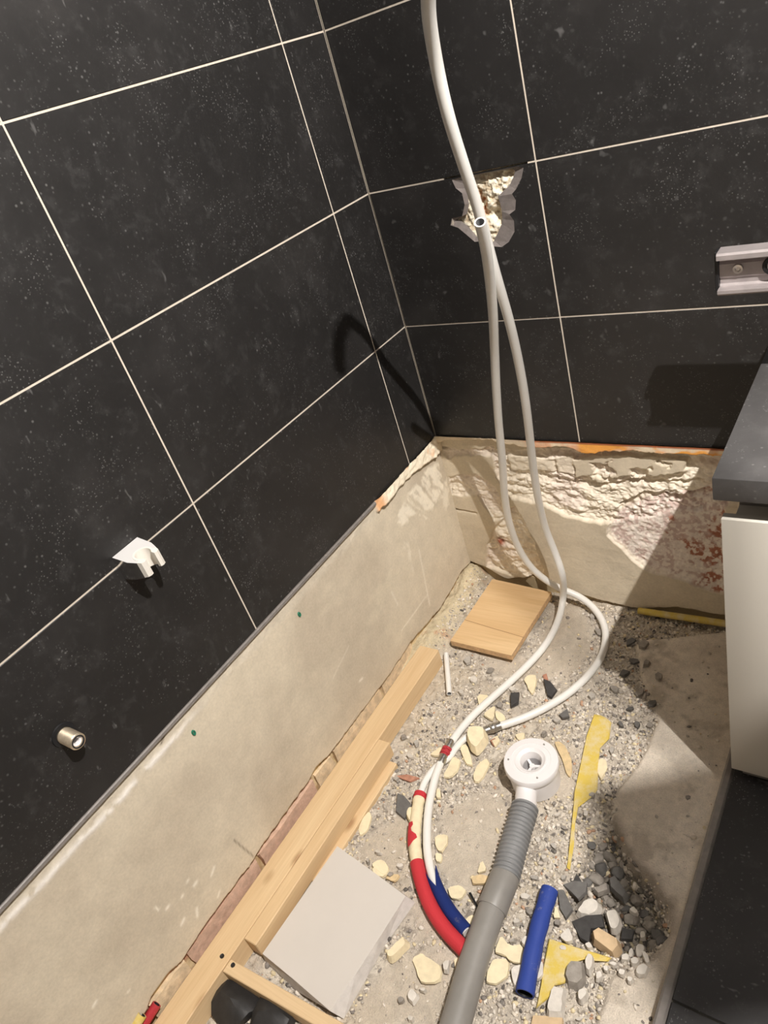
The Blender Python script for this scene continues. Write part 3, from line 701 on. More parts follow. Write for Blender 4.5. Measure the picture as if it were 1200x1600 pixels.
# ---- the two white water pipes
R1 = 0.0088
def at_y(u, v, y_): return bw(u, v, y_)
pa = [(0.672, -0.607, 1.513), (0.640, -0.583, 1.499), (0.612, -0.558, 1.484), (0.582, -0.527, 1.464), (0.556, -0.500, 1.440), (0.520, -0.476, 1.402)] + [at_y(*q) for q in (
    (668, 0, -.455), (680, 90, -.415), (700, 180, -.385), (725, 260, -.345), (748, 330, -.305), (772, 420, -.265), (798, 510, -.215), (815, 590, -.172), (824, 650, -.145),
    (832, 720, -.105), (840, 775, -.078), (852, 825, -.052), (868, 865, -.052), (879, 900, -.075))] + [fl(880, 932, 0.062), fl(872, 970, 0.032), fl(852, 1008, 0.022), fl(820, 1044, 0.018), fl(775, 1085, 0.016), fl(745, 1112, 0.016), fl(722, 1137, 0.016), fl(705, 1160, 0.017)]
pa[6] = np.array([0.487, -0.455, 1.365])
pA = relax(smooth_path(pa, 8), 6)
hotcold = 'water_pipe'
A_ = tag(empty(hotcold, pA[-1]), 'long white water pipe rising out of frame, with a red ringed coupling', 'pipe')
def child_bm(name, bm, mat, parent, mats=None, ang=35):
    for v in bm.verts: v.co -= Vector(parent.location)
    return bm_obj(name, bm, mat, parent, True, mats=mats, ang=ang)
child_bm('pipe_run', sweep(pA, R1, 16, inner=0.78), None, A_, [M['pex'], M['pex_in']])
def coupling(parent, p0, p1, ring):
    p0 = np.array(p0); p1 = np.array(p1); d = p1 - p0
    def seg(name, t0, t1, prof_, mat):
        pts = []; rr = []
        for t, r_ in prof_: pts.append(p0 + d * (t0 + (t1 - t0) * t)); rr.append(r_)
        return child_bm(name, sweep(pts, rr, 18), mat, parent, ang=50)
    ridg = lambda r_: [(0, r_ * .96), (.08, r_), (.2, r_), (.22, r_ * .93), (.3, r_ * .93), (.32, r_), (.5, r_), (.52, r_ * .93), (.62, r_ * .93), (.64, r_), (.92, r_), (1, r_ * .96)]
    seg('press_sleeve', 0.0, 0.34, ridg(0.0102), M['steel']); seg('press_sleeve', 0.66, 1.0, ridg(0.0102), M['steel'])
    if ring:
        c = seg('coupling_body', 0.33, 0.67, [(0, .0100), (.05, .0120), (.34, .0120), (.36, .0098), (.46, .0098), (.48, .0120), (.80, .0120), (.82, .0100), (1, .0100)], M['red_ring'])
        tag(c, 'red plastic coupling ring')
    else: seg('coupling_body', 0.33, 0.67, [(0, .0095), (.1, .0110), (.9, .0110), (1, .0095)], M['steel'])
cA0 = fl(705, 1158, 0.017); cA1 = fl(688, 1193, 0.017)
coupling(A_, cA0, cA1, True)
pl = relax(smooth_path([fl(688, 1193, .017), fl(680, 1215, .016), fl(670, 1260, .015), fl(667, 1310, .015), fl(671, 1352, .015), fl(684, 1390, .014), fl(704, 1425, .014), fl(730, 1457, .014)], 8), 2)
child_bm('lower_pipe', sweep(pl, 0.0085, 16), M['pex'], A_)
# blue sleeve slit open at its top end
sl_path = pl[33:]
def slit_sleeve(path, r_, seg, tip):
    bm = bmesh.new(); P = [Vector(p) for p in path]; n = len(P); rings = []
    for i in range(n):
        T = (P[min(i + 1, n - 1)] - P[max(i - 1, 0)]).normalized(); S = T.cross(Vector((0, 0, 1))).normalized(); U = S.cross(T)
        open_ = max(0.0, 1 - i / tip) * 1.15
        rings.append([bm.verts.new(P[i] + r_ * (math.sin(a) * S + math.cos(a) * U)) for a in (open_ + (2 * math.pi - 2 * open_) * k / seg for k in range(seg + 1))])
    for a, b in zip(rings, rings[1:]):
        for k in range(seg): bm.faces.new((a[k], a[k + 1], b[k + 1], b[k]))
    bmesh.ops.solidify(bm, geom=bm.faces[:], thickness=0.0018)
    return bm
tag(child_bm('blue_sleeve', slit_sleeve(sl_path, 0.0128, 18, 7), M['blue_foam'], A_), 'blue foam sleeve slit open at its upper end')

pb = [at_y(750, 347, -.352), at_y(755, 368, -.335), at_y(761, 400, -.308), at_y(767, 450, -.265), at_y(771, 500, -.228), at_y(773, 550, -.192), at_y(775, 600, -.165), at_y(779, 660, -.135), at_y(785, 720, -.106),
      at_y(788, 770, -.078), at_y(796, 818, -.054), at_y(812, 860, -.036), at_y(835, 892, -.030), fl(868, 916, 0.066), fl(905, 932, 0.036), fl(932, 955, 0.020), fl(946, 985, 0.015), fl(942, 1020, 0.014),
      fl(922, 1052, .014), fl(890, 1082, .015), fl(850, 1107, .016), fl(815, 1123, .016), fl(783, 1134, .016)]
pB = relax(smooth_path(pb, 8), 5)
B_ = tag(empty(hotcold, pB[-1]), 'white water pipe with an open cut upper end, running into the red sleeve', 'pipe')
child_bm('pipe_run', sweep(pB, R1, 16, inner=0.76), None, B_, [M['pex'], M['pex_in']])
coupling(B_, fl(783, 1133, .016), fl(757, 1142, .015), False)
pl2 = relax(smooth_path([fl(757, 1142, .015), fl(735, 1148, .014), fl(716, 1164, .0125), fl(702, 1183, .011), fl(682, 1198, .011), fl(666, 1218, .013), fl(656, 1244, .014), fl(650, 1280, .015), fl(648, 1320, .016), fl(655, 1365, .016), fl(670, 1410, .016), fl(692, 1447, .016), fl(722, 1480, .016), fl(752, 1508, .014)], 8), 2)
child_bm('lower_pipe', sweep(pl2, 0.0075, 14), M['pex'], B_)
i0 = min(range(len(pl2)), key=lambda i: np.hypot(*(np.array(pl2[i][:2]) - fl(654, 1246, .014)[:2])))
i1 = min(range(len(pl2)), key=lambda i: np.hypot(*(np.array(pl2[i][:2]) - fl(654, 1352, .016)[:2])))
rs = child_bm('red_sleeve', sweep(pl2[i1 - 1:], 0.0140, 18), M['red_foam'], B_); tag(rs, 'red foam sleeve')
child_bm('red_band', sweep(pl2[i0 - 1:i0 + 2], 0.0136, 18), M['red_foam'], B_)
bs = sweep(pl2[i0 + 1:i1], [0.0126 + 0.0012 * math.sin(k * 1.9) * (0.5 + 0.5 * math.sin(k * .7)) for k in range(len(pl2[i0 + 1:i1]))], 20)
tag(child_bm('bare_foam', bs, M['cream_foam'], B_), 'cream foam where the red skin has peeled off')
# scrap of red skin still on the foam
km = (i0 + i1) // 2
bm = bmesh.new(); rows = []
for i in range(km - 1, i1 - 4):
    P_ = Vector(pl2[i]); T = (Vector(pl2[i + 1]) - Vector(pl2[i - 1])).normalized(); S = T.cross(Vector((0, 0, 1))).normalized(); U = S.cross(T)
    t = (i - km + 1) / max(1, (i1 - 5 - km + 1)); wd = 0.25 + 0.75 * (0.55 + 0.45 * math.sin(2.2 + t * 7.5)) * math.sin(math.pi * min(1, t * .92 + .08)) 
    rows.append([bm.verts.new(P_ + 0.0147 * (math.sin(a) * S + math.cos(a) * U)) for a in [1.05 - wd * 2.1 * k / 5 for k in range(6)]])
for a, b in zip(rows, rows[1:]):
    for k in range(5): bm.faces.new((a[k], a[k + 1], b[k + 1], b[k]))
SKIN_SIDE = 1
child_bm('red_skin_scrap', bm, M['red_foam'], B_)
lump = None

# ---- short loose white pipe stub
s0 = fl(697, 1022, .014); s1 = fl(702, 1084, .012)
o = bm_obj('pipe_stub', sweep([s0, (s0 + s1) / 2, s1], 0.0068, 16, inner=0.72), None, None, True, mats=[M['pex'], M['pex_in']])
tag(o, 'short loose white plastic pipe stub lying by the far beam end', 'pipe stub')

# ---- shower drain with its waste hose
dc = fl(829, 1187, 0.070); dcx, dcy = dc[0], dc[1]; zf = -0.002
dr = tag(empty('shower_drain', (dcx, dcy, zf)), 'round white shower drain with grey corrugated hose and pipe', 'drain')
bm_obj('trap_body', lathe([(0, 0), (0.048, 0), (0.0505, 0.003), (0.0525, 0.050), (0.0525, 0.056)], 56), M['white_pvc'], dr, True)
fl_ = bm_obj('flange', lathe([(0.0525, 0.052), (0.0555, 0.053), (0.0565, 0.056), (0.0565, 0.068), (0.0550, 0.0705), (0.041, 0.0715), (0.0405, 0.0708), (0.0330, 0.0708), (0.0325, 0.0722), (0.030, 0.0722), (0.0285, 0.0708), (0.0225, 0.0680), (0.0195, 0.060), (0.0185, 0.030)], 56), M['white_pvc'], dr, True)
cup = bm_obj('cup', lathe([(0.0187, 0.052), (0.0185, 0.028), (0, 0.027)], 40), M['drain_in'], dr, True)
gr = bmesh.new()
for ang in (20, 140, 260):
    t_ = box_bm((-0.001, -0.0025, 0.047), (0.0187, 0.0025, 0.0515))
    for v in t_.verts: v.co = Matrix.Rotation(math.radians(ang), 4, 'Z') @ v.co
    me = bpy.data.meshes.new('tmp'); t_.to_mesh(me); t_.free(); gr.from_mesh(me); bpy.data.meshes.remove(me)
lathe([(0, 0.053), (0.0055, 0.053), (0.006, 0.046), (0, 0.046)], 20, gr)
bm_obj('strainer', gr, M['white_pvc'], dr)
for ang in (75, 200, 310):
    o = bm_obj('screw', lathe([(0, 0.0722), (0.0010, 0.0722), (0.0018, 0.0735), (0.0019, 0.0712)], 12), M['steel'], dr, True)
    o.location = (0.0455 * math.cos(math.radians(ang)), 0.0455 * math.sin(math.radians(ang)), 0)
sp0 = np.array([dcx, dcy - 0.035, 0.034]); sp1 = fl(821, 1262, .036)
child_bm('spigot', sweep([sp0, sp0 * .3 + sp1 * .7, sp1], [0.0215, 0.0215, 0.0225], 28), M['white_pvc'], dr)
hp = relax(smooth_path([fl(821, 1259, .036), fl(817, 1274, .035), fl(808, 1303, .031), fl(798, 1340, .029), fl(789, 1372, .028)], 40), 10)
rr = []
acc = 0.0; pp = []
ln_ = [0.0]
for a, b in zip(hp, hp[1:]): ln_.append(ln_[-1] + float(np.linalg.norm(b - a)))
for k, q in enumerate(hp):
    ph = (ln_[k] / ln_[-1] * 17.0) % 1.0
    rr.append(0.0225 + 0.0046 * (1 / (1 + math.exp(-14 * (0.10 - 0.5 * math.cos(2 * math.pi * ph) - 0.12)))) if 4 < k < len(hp) - 4 else 0.0242)
child_bm('corrugated_hose', sweep(hp, rr, 32), M['grey_flex'], dr, ang=70)
cp = [fl(790, 1368, .028), fl(776, 1402, .028), fl(768, 1422, .028)]
child_bm('hose_coupling', sweep([cp[0], cp[0] * .9 + cp[2] * .1, cp[2] * .95 + cp[0] * .05, cp[2]], [0.0262, 0.0270, 0.0272, 0.0262], 32), M['grey_pvc'], dr)
pp = [fl(770, 1417, .028), fl(741, 1500, .028), fl(712, 1600, .028)]; pp.append(pp[2] + (pp[2] - pp[1]) * 1.5)
child_bm('waste_pipe', sweep(relax(smooth_path(pp, 6), 2), 0.0248, 32), M['grey_pvc'], dr)

# ---- timber
def beam(name, lab, x0, x1, y0, y1, z0, z1, cat='beam', mat='beam'):
    c = ((x0 + x1) / 2, (y0 + y1) / 2, z0)
    o = box(name, (x0 - c[0], y0 - c[1], 0), (x1 - c[0], y1 - c[1], z1 - z0), M[mat], None, 0.0016)
    o.location = c; return tag(o, lab, cat)
beam('timber_beam', 'long pine beam running along the foot of the left wall', 0.0055, 0.0625, -1.72, -0.314, 0.001, 0.054)
beam('timber_batten', 'shorter pine batten fixed alongside the long beam, near the white board', 0.0632, 0.0935, -1.089, -0.606, 0.012, 0.0535, 'batten')
beam('timber_offcut', 'thin pine lath lying on the rubble under the batten', 0.070, 0.112, -0.93, -0.625, -0.004, 0.0115, 'lath')
q1 = fl(347, 1517, .052); q2 = fl(488, 1600, .052); q3 = fl(362, 1499, .052)
dirv = (q2 - q1); dirv /= np.linalg.norm(dirv); nrm = np.array([-dirv[1], dirv[0], 0]); wd = abs((q3 - q1) @ nrm)
st_ = q1 - dirv * 0.0; en_ = q1 + dirv * 0.42
t0 = st_[:2] + np.array([0.0635 - st_[0], (0.0635 - st_[0]) * dirv[1] / dirv[0]])
qa = np.array([*t0, 0]); qb = np.array([en_[0], en_[1], 0]); off = nrm * max(wd, 0.022)
qd = qa + off; qd = qd + dirv * ((0.0635 - qd[0]) / dirv[0])
top = [qa, qb, qb + off, qd]
bm = prism([(p[0], p[1], 0.052) for p in top], [(p[0], p[1], 0.012) for p in top])
bmesh.ops.bevel(bm, geom=bm.edges[:], offset=0.0014, affect='EDGES')
xb = bm_obj('timber_crossbar', bm, M['beam_x']); tag(xb, 'pine crossbar screwed square to the long beam at the near end', 'batten')
for p_, pr in (((88 * 0 + 0.052), None),): pass
for u, v, par in ((347, 1494, None), (364, 1508, None)):
    p_ = fl(u, v, .0545 if u == 347 else .0525)
    o = bm_obj('screw', lathe([(0, 0.0004), (0.0028, 0.0004), (0.0042, 0.0012), (0.0043, -0.004)], 16), M['black'], None, True); o.location = p_
    tag(o, 'dark screw head in the beam beside the crossbar' if u == 347 else 'dark screw head in the end of the crossbar', 'screw')
# square timber board in the far corner
tc = [(0.064, -0.006), (0.246, -0.018), (0.238, -0.262), (0.062, -0.260)]
bm = prism([(p[0], p[1], 0.034) for p in tc], [(p[0], p[1], 0.016) for p in tc])
bmesh.ops.bevel(bm, geom=bm.edges[:], offset=0.001, affect='EDGES')
bm.normal_update()
for f in bm.faces: f.material_index = 0 if abs(f.normal.z) > 0.5 else 1
o = bm_obj('timber_board', bm, None, mats=[M['ply'], M['ply_side']]); tag(o, 'square light brown timber board lying in the far corner of the pit', 'board')
crk = bm_obj('crack', prism([(0.064, -0.178, .0342), (0.150, -0.187, .0342), (0.240, -0.195, .0342), (0.240, -0.1965, .0342), (0.150, -0.1885, .0342), (0.064, -0.1795, .0342)],
                            [(0.064, -0.178, .033), (0.150, -0.187, .033), (0.240, -0.195, .033), (0.240, -0.1965, .033), (0.150, -0.1885, .033), (0.064, -0.1795, .033)]), plain('crack_dark', (0.28, 0.15, 0.06), 0.8), o)

# ---- white board piece leaning against the batten
wt_ = [fl(u, v, 0.034) for u, v in ((527, 1322), (580, 1360), (634, 1400), (596, 1460), (556, 1522), (516, 1580), (463, 1534), (410, 1490))]
wt_[0][0] = max(wt_[0][0], 0.0965); wt_[7][0] = max(wt_[7][0], 0.0965)
wb_ = [fl(u, v, 0.004) for u, v in ((527, 1326), (585, 1368), (649, 1410), (600, 1480), (572, 1530), (537, 1592), (463, 1548), (412, 1500))]
wb_[0][0] = max(wb_[0][0], 0.0965); wb_[7][0] = max(wb_[7][0], 0.0965)
bm = prism(wt_, wb_)
bm.normal_update()
for f in bm.faces: f.material_index = 0 if abs(f.normal.z) > 0.6 and len(f.verts) > 4 else 1
o = bm_obj('white_board', bm, None, mats=[M['gypsum'], M['gypsum_edge']]); tag(o, 'large white board piece with one broken edge lying against the batten', 'board')

# ---- loose blue insulation tube
b0 = fl(859, 1390, .021); b1 = fl(820, 1553, .020); bmid = (b0 + b1) / 2 + np.array([-0.004, 0.003, 0])
o = bm_obj('insulation_tube', sweep(relax(smooth_path([b0, bmid, b1], 8), 2), [0.0152 + 0.0006 * math.sin(k * 1.3) for k in range(17)], 22, inner=0.82), None, None, True, mats=[M['blue_foam'], M['black']])
tag(o, 'loose blue foam insulation tube lying on the rubble', 'tube')

# ---- red and ochre conduit ends in the near left corner
for (u, v), mt, lb in (((238, 1580), 'red_plastic', 'red conduit end poking from the gap behind the beam'), ((215, 1597), 'yellow', 'yellow conduit end poking from the gap behind the beam')):
    p_ = lw(u, v, -0.004); p_ = np.array([p_[0], p_[1], p_[2]])
    o = bm_obj('conduit_end', sweep([p_ + np.array([-0.006, -0.03, -0.012]), p_ + np.array([0, 0, 0]), p_ + np.array([0.002, 0.012, 0.004])], 0.0085, 16, inner=0.7), None, None, True, mats=[M[mt], M['black']])
    tag(o, lb, 'conduit')

# ---- flat pieces on the floor, outlines taken on the floor plane
NOGRIT = []
def flake(name, px, th, mat, lab, cat, group=None, lift=0.004, tilt=0.0035, grow=1.0):
    P = [fl(u, v, 0.012) for u, v in px]
    if mat in ('cream_foam', 'amber', 'white_stone', 'chip_pale') and len(P) < 12:      # worn, irregular outline
        r0 = random.Random(len(px) * 31 + int(px[0][0] * 7)); Q = []
        for a_, b_ in zip(P, P[1:] + P[:1]):
            l_ = np.linalg.norm(b_ - a_)
            for f_ in (0.2, 0.8): Q.append(a_ + (b_ - a_) * f_ + np.array([r0.uniform(-1, 1), r0.uniform(-1, 1), 0]) * l_ * 0.06)
        P = Q
    NOGRIT.append([p[:2] for p in P])
    c = sum(P) / len(P); hf = max(FH(c[0], c[1]), FH(*P[0][:2]) - 0.01) + lift
    r_ = random.Random(hash(tuple(px)) & 0xffff)
    tx, ty = r_.uniform(-tilt, tilt) / 0.03, r_.uniform(-tilt, tilt) / 0.03
    top = []; bot = []; tsc = 0.95 if th < 0.009 else 0.76
    for p in P:
        d = (p - c) * grow; z_ = hf + tx * d[0] + ty * d[1]
        top.append((d[0] * tsc, d[1] * tsc, z_ - hf + th)); bot.append((d[0] + r_.uniform(-1, 1) * 0.001, d[1] + r_.uniform(-1, 1) * 0.001, z_ - hf))
    bm = prism(top, bot); bm.normal_update(); bmesh.ops.triangulate(bm, faces=[f for f in bm.faces if len(f.verts) > 4], ngon_method='EAR_CLIP')
    o = bm_obj(name, bm, M[mat]); o.location = (c[0], c[1], hf)
    return tag(o, lab, cat, group)
z7 = lambda l: [(560 + a / 3, 1000 + b / 3) for a, b in l]
z2 = lambda l: [(480 + a / 5, 1300 + b / 5) for a, b in l]
z3 = lambda l: [(640 + a / 5, 1380 + b / 5) for a, b in l]
z4 = lambda l: [(800 + a / 4.615, 1400 + b / 4.615) for a, b in l]
z5 = lambda l: [(860 + a / 5.4545, 1280 + b / 5.4545) for a, b in l]
zy = lambda l: [(860 + a / 5.514, 1090 + b / 5.514) for a, b in l]
CF = 'cream_flake'
for px, lb in (
    (z7([(550, 250), (615, 255), (600, 290), (560, 320)]), 'cream flake just left of the upper white pipe bend, half under it'),
    (z7([(580, 345), (615, 318), (640, 300), (640, 350), (625, 380)]), 'cream flake just right of the long white pipe near the steel coupling'),
    (z7([(640, 330), (665, 335), (690, 360), (680, 385), (645, 370)]), 'pale flake touching the steel coupling from above'),
    (z7([(775, 175), (800, 160), (840, 165), (825, 245), (808, 248), (790, 215)]), 'pale yellow flake between the two white pipes beside the dark shard'),
    (z7([(470, 490), (510, 480), (530, 560), (535, 590), (500, 575)]), 'small cream flake left of the big lump under the coupling'),
    (z7([(440, 540), (480, 560), (470, 600), (430, 645), (395, 640), (420, 580)]), 'long cream flake just below the red ringed coupling'),
    (z7([(535, 620), (560, 575), (600, 545), (618, 580), (590, 630), (560, 665), (540, 655)]), 'cream flake lying alone left of the round drain'),
    (z7([(325, 535), (390, 490), (405, 515), (365, 545)]), 'thin cream flake left of the red ringed coupling'),
    (z7([(-5, 880), (20, 830), (50, 795), (62, 830), (40, 890), (0, 912)]), 'cream flake beside the batten above the white board'),
    (z7([(1110, 560), (1140, 548), (1165, 560), (1165, 600), (1135, 660), (1118, 610)]), 'cream flake lying on the right edge of the long yellow strip'),
    (z7([(355, 910), (420, 905), (415, 960), (380, 990), (358, 960)]), 'cream flake right of the peeled red sleeve, upper of two'),
    (z7([(360, 992), (395, 1000), (385, 1040), (362, 1030)]), 'cream flake right of the peeled red sleeve, lower of two'),
    (z7([(552, 1090), (575, 1025), (600, 1075)]), 'pointed cream flake left of the corrugated hose'),
    (z7([(368, 690), (385, 700), (382, 740), (362, 735)]), 'tiny cream flake below the red ringed coupling by the white pipe'),
    (z2([(490, 250), (560, 205), (610, 225), (640, 280), (600, 340)]), 'cream flake just beyond the top edge of the white board'),
    (z2([(800, 960), (890, 920), (925, 960), (1060, 1060), (1030, 1170), (890, 1185), (850, 1100)]), 'large five sided cream flake between white board and grey pipe'),
    (z3([(340, 580), (430, 560), (425, 640), (390, 730), (355, 680)]), 'cream flake tucked against the left of the grey waste pipe'),
    (z3([(600, 730), (640, 570), (770, 580), (775, 700), (690, 785), (600, 775)]), 'pale yellow flake on the right of the grey waste pipe'),
    (z3([(650, 540), (710, 390), (780, 480), (890, 460), (900, 620), (780, 610), (740, 560)]), 'big cream flake between grey waste pipe and blue tube'),
    (z3([(1115, 270), (1140, 150), (1188, 265)]), 'triangular cream flake right of the upper end of the blue tube'),
    (z3([(640, 210), (700, 200), (690, 260), (650, 260)]), 'cream flake under the smooth grey pipe below its coupling'),
    (z3([(390, 330), (470, 240), (530, 250), (500, 380), (470, 430), (430, 400)]), 'cream flake at the cut end of the blue sleeve'),
    (z3([(290, 20), (400, 0), (440, 60), (400, 130), (310, 110)]), 'cream flake right of the blue sleeve'),
    (z7([(620, 460), (650, 440), (665, 470), (640, 500)]), 'small cream flake left of the top of the drain'),
    (z7([(730, 435), (780, 430), (775, 465), (745, 465)]), 'small cream flake just beyond the drain rim'),
    (z7([(80, 1040), (120, 1035), (140, 1090), (100, 1110), (60, 1080)]), 'cream flake left of the peeled red sleeve'),
): flake(CF, px, 0.0055, 'cream_foam', lb, 'flake')
flake('cream_lump', z7([(515, 445), (555, 425), (600, 425), (616, 470), (590, 510), (560, 552), (525, 520), (510, 480)]), 0.022, 'cream_foam', 'large cream plaster lump covering the pipe beside the steel coupling', 'lump', None, 0.014, 0.006)
flake('cream_lump', z2([(610, 965), (680, 890), (770, 812), (800, 860), (730, 950), (660, 1010), (622, 1000)]), 0.018, 'cream_foam', 'long cream plaster lump by the broken edge of the white board', 'lump', None, 0.002, 0.004)
flake('sleeve_scrap', [(634, 1272), (640, 1262), (649, 1262), (648, 1292), (641, 1288)], 0.012, 'cream_foam', 'torn cream foam tuft standing beside the peeled red sleeve', 'scrap', None, 0.008, 0.002)
flake('amber_flake', z7([(915, 470), (940, 465), (970, 490), (1000, 560), (1000, 600), (985, 640), (965, 600), (945, 530)]), 0.003, 'amber', 'translucent looking amber flake beside the right of the drain', 'flake')
flake('amber_flake', z7([(525, 1110), (560, 1092), (625, 1105), (600, 1140), (535, 1140)]), 0.006, 'amber', 'amber flake left of the grey hose coupling', 'flake')
flake('orange_chip', z7([(165, 633), (225, 625), (285, 640), (240, 658)]), 0.004, 'brick_red', 'thin orange chip at the foot of the batten end', 'chip')
flake('orange_chip', z2([(600, 345), (655, 318), (720, 325), (690, 380), (640, 370)]), 0.005, 'amber', 'orange tinted chip beyond the upper edge of the white board', 'chip')
flake('orange_chip', z7([(615, 465), (640, 455), (655, 480), (630, 490)]), 0.005, 'brick_red', 'small brick chip between drain and cream lump', 'chip')
flake('orange_chip', z7([(862, 160), (880, 150), (888, 180), (870, 185)]), 0.005, 'brick_red', 'small brick chip above the dark shard between the pipes', 'chip')
for px, mt, lb in (
    (z7([(182, 715), (215, 730), (250, 770), (240, 800), (215, 835), (172, 798)]), 'slate', 'flat grey slate shard left of the peeled red sleeve'),
    (z7([(868, 185), (900, 195), (930, 230), (905, 265), (885, 255)]), 'dark_slate', 'dark slate shard between the two white pipes'),
    (z7([(712, 250), (755, 243), (748, 290), (715, 312)]), 'dark_slate', 'dark slate shard just right of the long white pipe'),
    (z7([(940, 350), (980, 320), (990, 358), (955, 365)]), 'slate', 'grey shard right of the pipe that ends in the steel coupling'),
    (z4([(415, 140), (520, 95), (640, 90), (660, 190), (560, 200), (545, 310), (480, 270)]), 'dark_slate', 'dark slab left of the tan brick lump in the rubble heap'),
    (z4([(768, 235), (780, 150), (870, 170), (850, 240)]), 'dark_slate', 'dark grey shard just right of the white angular chunk'),
    (z5([(100, 540), (200, 500), (310, 510), (300, 590), (230, 660), (170, 600)]), 'slate', 'grey slate plate behind the rounded pale stone'),
    (z5([(60, 600), (110, 600), (190, 760), (130, 840), (80, 760)]), 'slate', 'long grey slate shard right of the blue tube'),
    (z5([(180, 480), (215, 415), (260, 490), (230, 510)]), 'dark_slate', 'dark triangular shard at the lower tip of the long yellow strip'),
): flake('slate_shard', px, 0.007, mt, lb, 'shard', None, 0.005)
flake('cable_tie', z3([(455, 68), (476, 64), (550, 205), (540, 215)]), 0.003, 'black', 'thin black plastic sliver left of the grey waste pipe', 'sliver', None, 0.008)
flake('yellow_strip', zy([(375, 130), (430, 135), (480, 160), (520, 200), (505, 340), (430, 420), (410, 560), (400, 780), (350, 850), (300, 880), (235, 930), (205, 1100), (195, 1300), (165, 1470), (140, 1450), (165, 1200), (195, 930), (205, 800), (265, 520), (310, 310), (350, 200)]),
      0.003, 'yellow', 'long torn yellow strip lying between drain and concrete slab', 'strip', None, 0.007, 0.0)
flake('yellow_sheet', z4([(265, 295), (430, 350), (600, 400), (720, 440), (690, 465), (600, 460), (520, 450), (430, 480), (390, 560), (380, 620), (300, 640), (270, 720), (170, 800), (200, 640), (230, 460)]),
      0.003, 'yellow', 'torn yellow sheet in the rubble right of the blue tube', 'sheet', None, 0.007, 0.0)
flake('tan_offcut', z4([(145, 855), (240, 862), (370, 880), (365, 960), (120, 960)]), 0.008, 'tan', 'tan offcut at the bottom end of the yellow sheet', 'offcut')
p0 = bw(998, 957, -0.010); p1 = bw(1132, 974, -0.010)
p0[2] = max(p0[2], 0.012); p1[2] = max(p1[2], 0.012)
o = bm_obj('yellow_pipe', sweep([p0, (p0 + p1) / 2, p1, p1 + (p1 - p0)], 0.0085, 14), M['yellow'], None, True); tag(o, 'dusty yellow pipe along the foot of the back wall in the shade', 'pipe')

# ---- lumps of stone: outlines on the floor, rounded bodies
def rock(name, u, v, rad_px, mat, lab, group=None, flat=0.7, seed=0, el=1.0, rot=0.0, sink=0.35):
    c = fl(u, v, 0.0); d = np.linalg.norm(c - CAM); r_ = rad_px * d / F
    rd = random.Random(seed)
    bm = bmesh.new(); bmesh.ops.create_icosphere(bm, subdivisions=2, radius=1.0)
    planes = [(Vector((rd.gauss(0, 1), rd.gauss(0, 1), rd.gauss(0, 1))).normalized(), rd.uniform(0.55, 0.9)) for _ in range(9)]
    for q in bm.verts:
        for n_, k_ in planes:
            s_ = q.co.dot(n_)
            if s_ > k_: q.co -= n_ * (s_ - k_) * 0.95
        q.co *= 1 + rd.uniform(-0.03, 0.03)
    R_ = Matrix.Rotation(rot, 3, 'Z')
    for q in bm.verts: q.co = R_ @ Vector((q.co.x * r_ * el, q.co.y * r_, q.co.z * r_ * flat))
    o = bm_obj(name, bm, M[mat], None, True, ang=28); hz = FH(c[0], c[1])
    o.location = (c[0], c[1], hz + r_ * flat * (1 - sink)); return tag(o, lab, 'stone', group)
def blockpoly(name, px, th, mat, lab, cat='stone', lift=0.006, group=None): return flake(name, px, th, mat, lab, cat, group, lift, 0.004)
blockpoly('pale_stone', z5([(190, 735), (225, 690), (262, 635), (330, 612), (400, 635), (425, 690), (400, 745), (330, 785), (250, 770)]), 0.016, 'white_stone', 'rounded pale stone in the middle of the rubble heap', lift=0.012)
blockpoly('brick_lump', z4([(555, 222), (605, 188), (770, 275), (785, 335), (732, 402), (570, 292)]), 0.022, 'tan', 'tan broken brick lump in the rubble heap', 'lump', 0.014)
blockpoly('white_chunk', z4([(655, 60), (750, 42), (785, 130), (770, 190), (735, 222), (690, 200), (680, 130)]), 0.016, 'white_stone', 'white angular chunk right of the rounded pale stone', 'stone', 0.014)
blockpoly('grey_block', z5([(478, 445), (528, 412), (600, 505), (662, 592), (622, 652), (560, 600), (490, 530)]), 0.014, 'slate', 'long grey block at the top of the rubble heap', 'stone', 0.018)
blockpoly('grey_block', z5([(345, 545), (420, 512), (482, 490), (490, 552), (385, 588)]), 0.012, 'grey_stone', 'smaller grey block touching the long grey block', 'stone', 0.016)
blockpoly('grey_stone', z4([(378, 590), (395, 520), (430, 478), (525, 482), (532, 620), (480, 668), (400, 650)]), 0.018, 'grey_stone', 'big brownish grey stone at the lower edge of the yellow sheet', lift=0.006)
blockpoly('white_stick', z4([(523, 480), (558, 415), (592, 438), (592, 520), (562, 574), (532, 545)]), 0.014, 'white_stone', 'white upright chip beside the big brownish grey stone', 'chip', 0.008)
blockpoly('white_block', z4([(275, 685), (300, 632), (335, 655), (388, 650), (378, 780), (372, 905), (240, 872), (262, 760)]), 0.016, 'white_stone', 'white rectangular plaster block below the yellow sheet', 'stone', 0.004)
blockpoly('white_stone', z4([(478, 690), (530, 668), (555, 702), (535, 750), (500, 785), (474, 760)]), 0.016, 'white_stone', 'smooth white pebble right of the white rectangular block')
blockpoly('white_chip', z4([(340, 302), (372, 258), (412, 220), (442, 320), (400, 342)]), 0.008, 'white_stone', 'white triangular chip at the top edge of the yellow sheet', 'chip')
blockpoly('white_chip', z4([(512, 332), (560, 320), (594, 370), (545, 384)]), 0.009, 'white_stone', 'white chip just under the left of the tan brick lump', 'chip')
blockpoly('white_chip', z5([(650, 712), (690, 680), (746, 730), (720, 762)]), 0.009, 'white_stone', 'small bright white chip in the shaded side of the hole', 'chip', 0.018)
